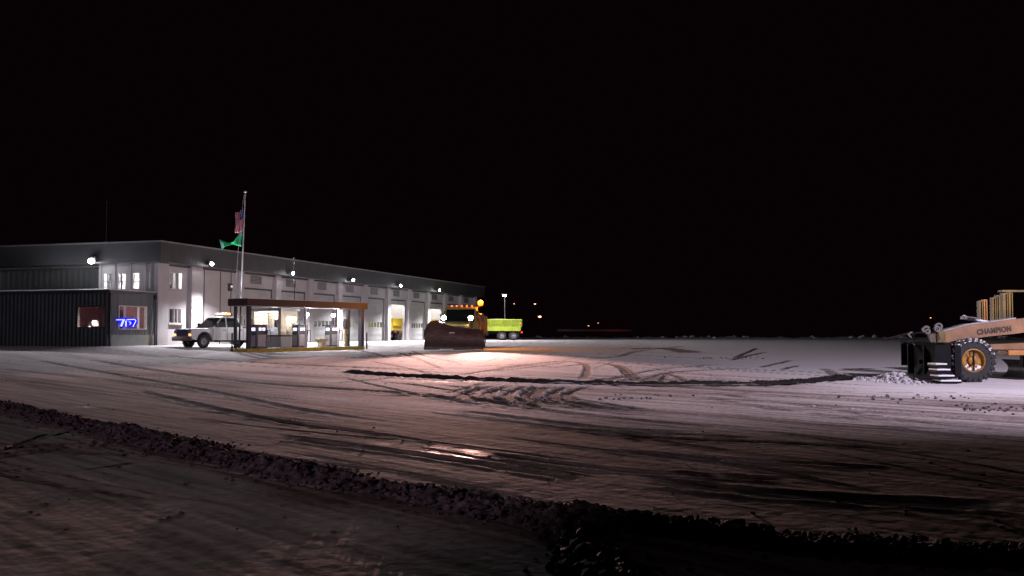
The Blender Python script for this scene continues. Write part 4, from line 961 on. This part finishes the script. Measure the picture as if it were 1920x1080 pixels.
# ================================================================== grader
GX, GY = 14.72, 31.85       # centre line of the front axle
gzr = gz(14.7, 31.0)-.02
g = empty('road_grader', (GX, GY, gzr), PI, 'tan and yellow road grader with big lugged tyres pushing a black front blade', 'road grader')
def lug_wheel(x, y, r, w, side):
    b = MB(); h = w/2
    b.lathe([(r*.52, -h*.9), (r*.60, -h), (r*.86, -h*.98), (r*.945, -h*.82), (r*.95, h*.82), (r*.86, h*.98), (r*.60, h), (r*.52, h*.9), (r*.52, -h*.9)], 40, 'y')
    n = 22
    for k in range(n):
        for s in (-1, 1):
            a = 2*PI*(k+(.5 if s > 0 else 0))/n
            m_ = Matrix.Rotation(-a, 4, 'Y')
            vs = []
            for (rr, yy, da) in ((r*.93, 0, .10), (r*.93, s*h*.98, -.02), (r*.80, s*h*1.02, -.02)):
                for dd in (-.045, .045):
                    pass
            cube = bmesh.ops.create_cube(b.bm, size=1)['verts']
            for v in cube:
                v.co = Vector((v.co.x*.115*r*1.1, s*h*.52+v.co.y*h*1.02, v.co.z*r*.10+r*.955))
                v.co.x += s*(-.13)*r*(v.co.y/(h))*s
            bmesh.ops.transform(b.bm, verts=cube, matrix=m_)
            cube = bmesh.ops.create_cube(b.bm, size=1)['verts']
            for v in cube: v.co = Vector((v.co.x*.10*r-.10*r, s*h*.99+v.co.y*.05, v.co.z*r*.20+r*.88))
            bmesh.ops.transform(b.bm, verts=cube, matrix=m_)
    o = b.build('wheel', M['tyre'], g, loc=(x, y, r), smooth=True, sharp=25)
    k = MB(); hs = side*h
    k.lathe([(r*.53, hs*.98), (r*.50, hs*1.0), (r*.47, hs*.9), (r*.44, hs*.35), (r*.22, hs*.28), (r*.20, hs*.75), (r*.10, hs*.85), (.001, hs*.88)], 32, 'y')
    k.build('rim', M['rim'], o, True)
    k = MB()
    for i in range(8):
        a = 2*PI*i/8+.2; k.cyl((r*.15*math.cos(a), hs*.72, r*.15*math.sin(a)), (r*.15*math.cos(a), hs*.88, r*.15*math.sin(a)), r*.022, n=6)
    for i in range(5):
        a = 2*PI*i/5+.3
        k.box((r*.20, min(hs*.30, hs*.42), -r*.045), (r*.44, max(hs*.30, hs*.42), r*.045), 0, Matrix.Rotation(a, 4, 'Y'), (0, 0, 0))
    k.build('hub_bolts', M['rim'], o)
    k = MB(); k.box((-.022, min(hs*.9, hs*1.04), -r*.46), (.022, max(hs*.9, hs*1.04), r*.46)); k.build('rim_bar', M['blackmetal'], o)
    # snow packed in the lower rim and over the upper tread
    k = MB()
    for i in range(26):
        a = R(random.uniform(215, 325)); rr = r*random.uniform(.33, .47); k.ball((rr*math.cos(a), hs*.62, rr*math.sin(a)), random.uniform(.03, .06), 1, (1, .6, 1), .2)
    tag(k.build('rim_snow', M['snowcap'], o), kind='stuff')
    k = MB()
    for i in range(300):
        a = R(random.gauss(92, 36)); yy = random.uniform(-h, h)
        k.ball((r*.965*math.cos(a), yy, r*.965*math.sin(a)), random.uniform(.02, .042), 1, (1.2, 1.2, .8), .25)
    for i in range(60):
        a = R(random.uniform(30, 160)); k.ball((r*.88*math.cos(a), hs*1.0, r*.88*math.sin(a)), random.uniform(.012, .026), 1, (1.2, .6, 1), .2)
    tag(k.build('tread_snow', M['snowcap'], o), kind='stuff')
    return o
lug_wheel(0, .98, .71, .40, 1); lug_wheel(-.1, -.98, .71, .40, -1)
for x in (-5.3, -6.9):
    for s in (-1, 1): lug_wheel(x, s*1.0, .71, .40, s)
def gp(px, py, s=56.5, x0=1813.0, y0=714.5): return ((x0-px)/s+(GX-14.72)*0, (y0-py)/s)
# gooseneck frame (side polygon in local x,z)
top = [gp(1783, 623), gp(1810, 616), gp(1828, 611), gp(1872, 605.5), gp(1920, 599), gp(2000, 590), gp(2050, 588)]
bot = [gp(2050, 612), gp(1990, 616), gp(1920, 626), gp(1871, 631), gp(1847, 634), gp(1813, 637), gp(1786, 645)]
b = MB(); b.prism(top+bot, -.16, .16); b.build('main_frame', M['grader'], g)
b = MB(); b.prism([(x, z+.004) for x, z in top[:5]]+[(x, z+.055) for x, z in top[:5]][::-1], -.19, .19); b.build('frame_snow', mat('greyed_snow', (.34, .33, .33), .8, 0, .4, 6, .6), g)
# nose / head of the frame, axle
b = MB(); b.box((gp(1782, 0)[0]-.1, -.24, .75), (gp(1782, 0)[0]+.22, .24, 1.62), .04); b.box((gp(1782, 0)[0]-.02, .25, .95), (gp(1782, 0)[0]+.2, .32, 1.66), .02); b.build('frame_head', M['gradery'], g)
b = MB(); b.box((-.14, -.85, .60), (.14, .85, .84), .04); b.cyl((0, -.98, .71), (0, .98, .71), .10); b.box((-.1, -.2, .8), (.2, .2, 1.3)); b.build('front_axle', M['blackmetal'], g)
# lettering
cu = bpy.data.curves.new('lettering_curve', 'FONT'); cu.body = 'CHAMPION'; cu.size = .235; cu.extrude = .004; cu.align_x = 'LEFT'; cu.space_character = 1.12; cu.offset = .014
to = bpy.data.objects.new('tmp_text', cu); S.collection.objects.link(to)
bpy.context.view_layer.update()
me = bpy.data.meshes.new_from_object(to.evaluated_get(bpy.context.evaluated_depsgraph_get())); bpy.data.objects.remove(to)
me.materials.append(M['lettering'])
lt = bpy.data.objects.new('lettering', me); S.collection.objects.link(lt); lt.parent = g
xs = [v.co.x for v in me.vertices]; sc_ = 1.14/(max(xs)-min(xs))
x_, z_ = gp(1848, 628)
lt.location = (x_, .166, z_); lt.rotation_euler = (PI/2, R(0), PI); lt.scale = (sc_, 1.0, 1)
slope = math.atan2(7.0, 64)
lt.rotation_euler = (Matrix.Rotation(PI, 3, 'Z') @ Matrix.Rotation(PI/2, 3, 'X') @ Matrix.Rotation(slope, 3, 'Z')).to_euler()
# drawbar, circle, blade
b = MB(); a0, a1 = gp(1847, 647), gp(1985, 641); a2, a3 = gp(1985, 656), gp(1847, 655)
b.prism([a0, a1, a2, a3], -.30, .30); b.build('drawbar', M['grader'], g)
b = MB(); b.lathe([(.55, 0), (.75, 0), (.75, .14), (.55, .14), (.55, 0)], 32, 'z', (-3.0, 0, 1.0)); b.box((-2.3, -.3, .86), (-1.5, .42, 1.02), .02); b.build('blade_circle', M['amberbody'], g)
b = MB(); b.loft([[(-2.9+dx+.25*math.sin(k/6*PI)*-1, y, .06+.62*k/6) for k in range(7)]+[(-2.94+dx-.25*math.sin(k/6*PI), y, .06+.62*k/6) for k in range(6, -1, -1)] for y, dx in ((1.75, -.55), (-1.75, .55))]); b.build('moldboard', M['dsteel'], g, True)
b = MB(); b.box((-3.2, .4, .45), (-2.4, .6, .95)); b.box((-3.2, -.6, .45), (-2.4, -.4, .95)); b.build('blade_arm', M['blackmetal'], g)
# lift cylinders lying above the frame, valve bank
vx, vz = gp(1824, 597)
b = MB(); p0, p1 = gp(1824, 596, 57), gp(1850, 600, 57); p2 = gp(1872, 605, 57)
b.cyl((p0[0], .1, p0[1]), (p1[0], .1, p1[1]), .05); b.cyl((p0[0], .26, p0[1]+.04), (p1[0], .26, p1[1]+.05), .035); b.box((p0[0]-.06, .0, p0[1]-.05), (p0[0]+.06, .3, p0[1]+.07), .02); b.build('hydraulic_valve', M['dsteel'], g)
b = MB(); b.cyl((p1[0]+.1, .12, p1[1]+.03), (p2[0], .12, p2[1]+.03), .035); b.ball((p0[0], .15, p0[1]+.06), .06, 1, (1.2, 1.2, .7), .2); b.build('cylinder_snow', M['snowcap'], g)
# wing mast: vertical channels
for pxa, pxb, t0, t1, m_ in ((1865, 1871, 567, 604, 'gradery'), (1873, 1879, 565, 604, 'amberbody'), (1889, 1895, 561, 603, 'gradery'), (1897, 1902, 557, 602, 'gradery'), (1908, 1917, 553, 601, 'gradery'), (1919, 1926, 551, 600, 'gradery')):
    xa, za = gp(pxa, t0, 54.5, 1807, 713); xb, zb = gp(pxb, t1, 54.5, 1807, 713)
    b = MB(); b.box((xb, -.75, zb-.3), (xa, -.55, za)); b.box((xb+.02, -.54, zb-.3), (xb+.05, -.50, za-.03)); b.build('wing_mast', M[m_], g)
b = MB(); xa, za = gp(1895, 552, 54.5, 1807, 713); b.box((xa-1.1, -.8, za+.02), (xa-.2, -.5, za+.08)); b.build('mast_cap', M['gradery'], g)
# cab + engine behind (mostly outside the frame)
b = MB()
for x in (-3.6, -5.1):
    for s in (-1, 1): b.box((x-.06, s*.75-.06, 1.7), (x+.06, s*.75+.06, 3.2))
b.box((-5.2, -.85, 3.2), (-3.5, .85, 3.32), .03); b.box((-5.15, -.8, 1.2), (-3.55, .8, 1.7), .03); b.build('cab', M['gradery'], g)
MB().box((-5.08, -.78, 1.71), (-3.62, .78, 3.19)).build('cab_glass', M['dglass'], g)
b = MB(); b.box((-8.0, -.55, 1.1), (-5.25, .55, 2.2), .08); b.box((-7.8, -.3, .6), (-3.6, .3, 1.09)); b.build('engine_hood', M['gradery'], g)
b = MB(); b.cyl((-6.2, .2, 2.2), (-6.2, .2, 2.9), .06); b.build('exhaust_pipe', M['dsteel'], g)
b = MB(); b.box((-7.6, .7, .55), (-4.6, .8, .95)); b.box((-7.6, -.8, .55), (-4.6, -.7, .95)); b.build('tandem_case', M['gradery'], g)
# front blade (black)
def fsec(y, x, h):
    pr = [(x-.28*math.sin(k/8*PI*.9)+.10*(k/8), y, .05+h*k/8) for k in range(9)]
    return pr+[(p[0]-.06, p[1], p[2]) for p in pr[::-1]]
b = MB(); b.loft([fsec(1.2, 1.02, 1.16), fsec(.6, 1.02, 1.22), fsec(-.6, .98, 1.26), fsec(-2.0, .90, 1.20)]); fbd = b.build('front_blade', M['blackmetal'], g, True)
MB().box((.80, -2.05, .45), (1.02, -1.99, 1.32), .01).build('end_plate', M['blackmetal'], fbd); MB().box((.76, 1.22, .05), (1.25, 1.26, 1.2), .01).build('end_plate', M['blackmetal'], fbd)
b = MB()
for y, x in ((1.2, .75), (.4, .9), (-.4, 1.05), (-1.2, 1.25)): b.box((x-.32, y-.04, .2), (x-.12, y+.04, 1.2))
b.tube([(.2, .5, .8), (.75, .7, .6)], .07); b.tube([(.2, -.5, .8), (.95, -.7, .6)], .07); b.tube([(.35, .0, 1.5), (.8, .1, 1.1)], .06)
b.box((.3, -.6, .5), (.75, .7, 1.28), .03); b.build('blade_mount', M['blackmetal'], fbd)
b = MB()
for (px, py, yy, r_) in ((1775, 613, .2, .13), (1757, 619, .0, .14), (1767, 617, .4, .10), (1738, 628, -.4, .10), (1752, 622, .3, .09)):
    x_, z_ = gp(px, py); b.lathe([(r_*.55, -.04), (r_, -.04), (r_, .04), (r_*.55, .04), (r_*.55, -.04)], 14, 'y', (x_, yy, z_)); b.cyl((x_, yy, z_), (x_-.1, yy, z_-.35), .03)
x0_, z0_ = gp(1707, 637); x1_, z1_ = gp(1775, 620); b.tube([(x0_, -1.2, z0_), ((x0_+x1_)/2, -.5, z1_-.08), (x1_, .2, z1_-.05)], .04)
b.build('blade_linkage', M['dsteel'], fbd)
# steps with snow
b = MB(); sn = MB()
for k, (xa, xb, py) in enumerate(((1718, 1740, 680), (1720, 1746, 690), (1722, 1753, 701), (1727, 1765, 710))):
    za = gp(0, py, 58.5, 1813, 716)[1]; x0_ = gp(xa, 0, 58.5)[0]; x1_ = gp(xb, 0, 58.5)[0]
    b.box((x1_, 1.5, za-.07), (x0_, 2.08, za-.012)); sn.box((x1_+.02, 1.5, za-.011), (x0_, 2.10, za+.035), .012)
b.build('blade_step', M['blackmetal'], fbd); sn.build('step_snow', M['snowcap'], fbd)
# bow wave of clods in front of the blade
rnd = random.Random(4)
b = MB(); pcx, pcy = atY(1692, 30.6), 30.6
for i in range(800):
    a = rnd.gauss(0, .33); c2 = rnd.gauss(0, .75); x = pcx+a*1.15; y = pcy+.9+c2
    h_ = .27*math.exp(-((a-.12)/.42)**2)*math.exp(-((c2)/1.1)**2)
    b.ball((x, y, gz(x, y)+h_*rnd.uniform(.2, 1)), rnd.uniform(.02, .085)*(1 if h_ > .12 else .6), 1, (rnd.uniform(.8, 1.5), 1, rnd.uniform(.6, 1.1)), .3)
tag(b.build('snow_pile', cleanish), 'tumbled heap of broken snow clods in front of the grader blade', 'snow pile', kind='stuff')
b = MB()
for cx_, cy_, n_, sx in ((1735, 746, 22, .5), (1620, 750, 9, .6), (1840, 768, 16, .5), (1900, 766, 26, .7), (1018, 749, 10, .16), (1195, 748, 12, .35), (768, 664, 8, .35), (1370, 672, 22, .9), (1230, 742, 6, .5)):
    c = at(cx_, cy_)
    for i in range(n_):
        x, y = c[0]+rnd.gauss(0, sx), c[1]+rnd.gauss(0, sx*.8); b.ball((x, y, gz(x, y)+.02), rnd.uniform(.015, .045)*max(1, c[1]/38), 1, (1.3, 1, .8), .3)
for _ in range(110):
    c = at(rnd.uniform(-20, 1930), rnd.uniform(680, 1000)); b.ball((c[0], c[1], gz(c[0], c[1])+.005), rnd.uniform(.008, .026), 1, (1.3, 1, .8), .3)
tag(b.build('snow_clods', dirty), 'loose dirty snow crumbs scattered over the yard', 'snow clods', kind='stuff')

# ================================================================== yard lamps (real, on poles)
def lamp_post(x, y, zc, label, base=None, power=0, color=(1, 1, 1), head=(0, -1), m_='e_white', r_=.2, arm=1.0, cat='lamp post', group=None, aim=(0, 0, -1), spot=160, blend=.5, hr=None):
    z0 = gz(x, y) if base is None else base
    t = empty('lamp_post', (x, y, z0), 0, label, cat, group); H_ = zc-z0
    hx, hy = head[0]*arm, head[1]*arm
    b = MB(); b.cyl((0, 0, 0), (0, 0, H_+.15), .11, .07); b.tube([(0, 0, H_+.12), (hx*.9, hy*.9, H_+.18)], .05, 6); b.build('pole', M['post_dark'], t, True)
    b = MB(); b.box((hx-.3, hy-.3, H_+.06), (hx+.3, hy+.3, H_+.22), .04); b.build('lamp_head', M['dframe'], t)
    MB().ball((hx, hy, H_+.02), hr or r_, 2, (1, 1, .6)).build('lens', M[m_], t, True)
    if power: light('SPOT', 'bulb', (hx+.0, hy-.0, H_-.25), power, color, .15, t, aim, spot, blend)
    return t
# lamp over the lime truck
X = atY(946, 103); X = atY(946, 108.5); lamp_post(X, 114.5, EYE+4.2, 'tall lamp post shining above the lime green dump truck', power=1500, color=C_PACK, arm=6.0, head=(0, -1), r_=.2)
# the strong yard light to the right, its cone edge set to imitate the foreground shadow
lamp_post(25, 12, 11.5, 'tall yard floodlight post standing right of the grader', power=P_YARD, color=C_YARD, arm=.8, head=(-1, -.3), r_=.2, aim=(math.cos(R(119))*.88, math.sin(R(119))*.88, -.45), spot=92, blend=.6)
# lamp behind the camera to the left
lamp_post(-29.5, -24.5, 10.5, 'yard lamp post behind the camera position', power=P_BACK, color=(1, .73, .80), arm=.8, head=(.6, .8), m_='e_far', r_=.15, aim=(math.cos(R(66)), math.sin(R(66)), -.15), spot=38.5, blend=.25)
# far street lamps
for px, py, Y, rr, lb in ((1003, 570, 260, .28, 'tiny upper street lamp right of the lime truck'), (1012, 594, 240, .42, 'brighter lower street lamp right of the lime truck'),
                          (1103, 611, 300, .18, 'faint distant lamp above the far edge of the yard'), (1121, 606, 310, .14, 'faintest distant lamp, right of its twin beyond the yard'),
                          (964, 570, 200, .10, 'dim small lamp over the tail of the lime truck'), (1743, 596, 260, .16, 'lone dim lamp in the dark left of the grader')):
    X = atY(px, Y); Z = (624-py)/F*Y+EYE
    lamp_post(X, Y, Z, lb, base=-1.0, r_=rr, m_='e_far', arm=.5, group='distant street lamps', cat='street lamp', hr=rr)
# low red-lit barrier beside the far road
X0, X1 = atY(1045, 190), atY(1185, 205)
t = empty('guard_rail', (X0, 190, 1.7), math.atan2(15, X1-X0), 'low guard rail by the distant road in dim red light', 'guard rail'); Lr = math.hypot(15, X1-X0)
b = MB(); b.box((0, -.04, .3), (Lr, .04, .7), .02); b.build('rail', mat('rail_grey', (.4, .3, .3), .5), t)
b = MB()
for k in range(9): b.box((k*Lr/8-.06, .041, -2), (k*Lr/8+.06, .15, .65))
b.build('rail_post', M['post_dark'], t)
light('POINT', 'brake_glow', (Lr*.8, -3.0, .5), 22, (1, .03, .02), .2, t)
light('POINT', 'road_glow', (Lr*.12, -3.0, .8), 8, (1, .5, .4), .2, t)
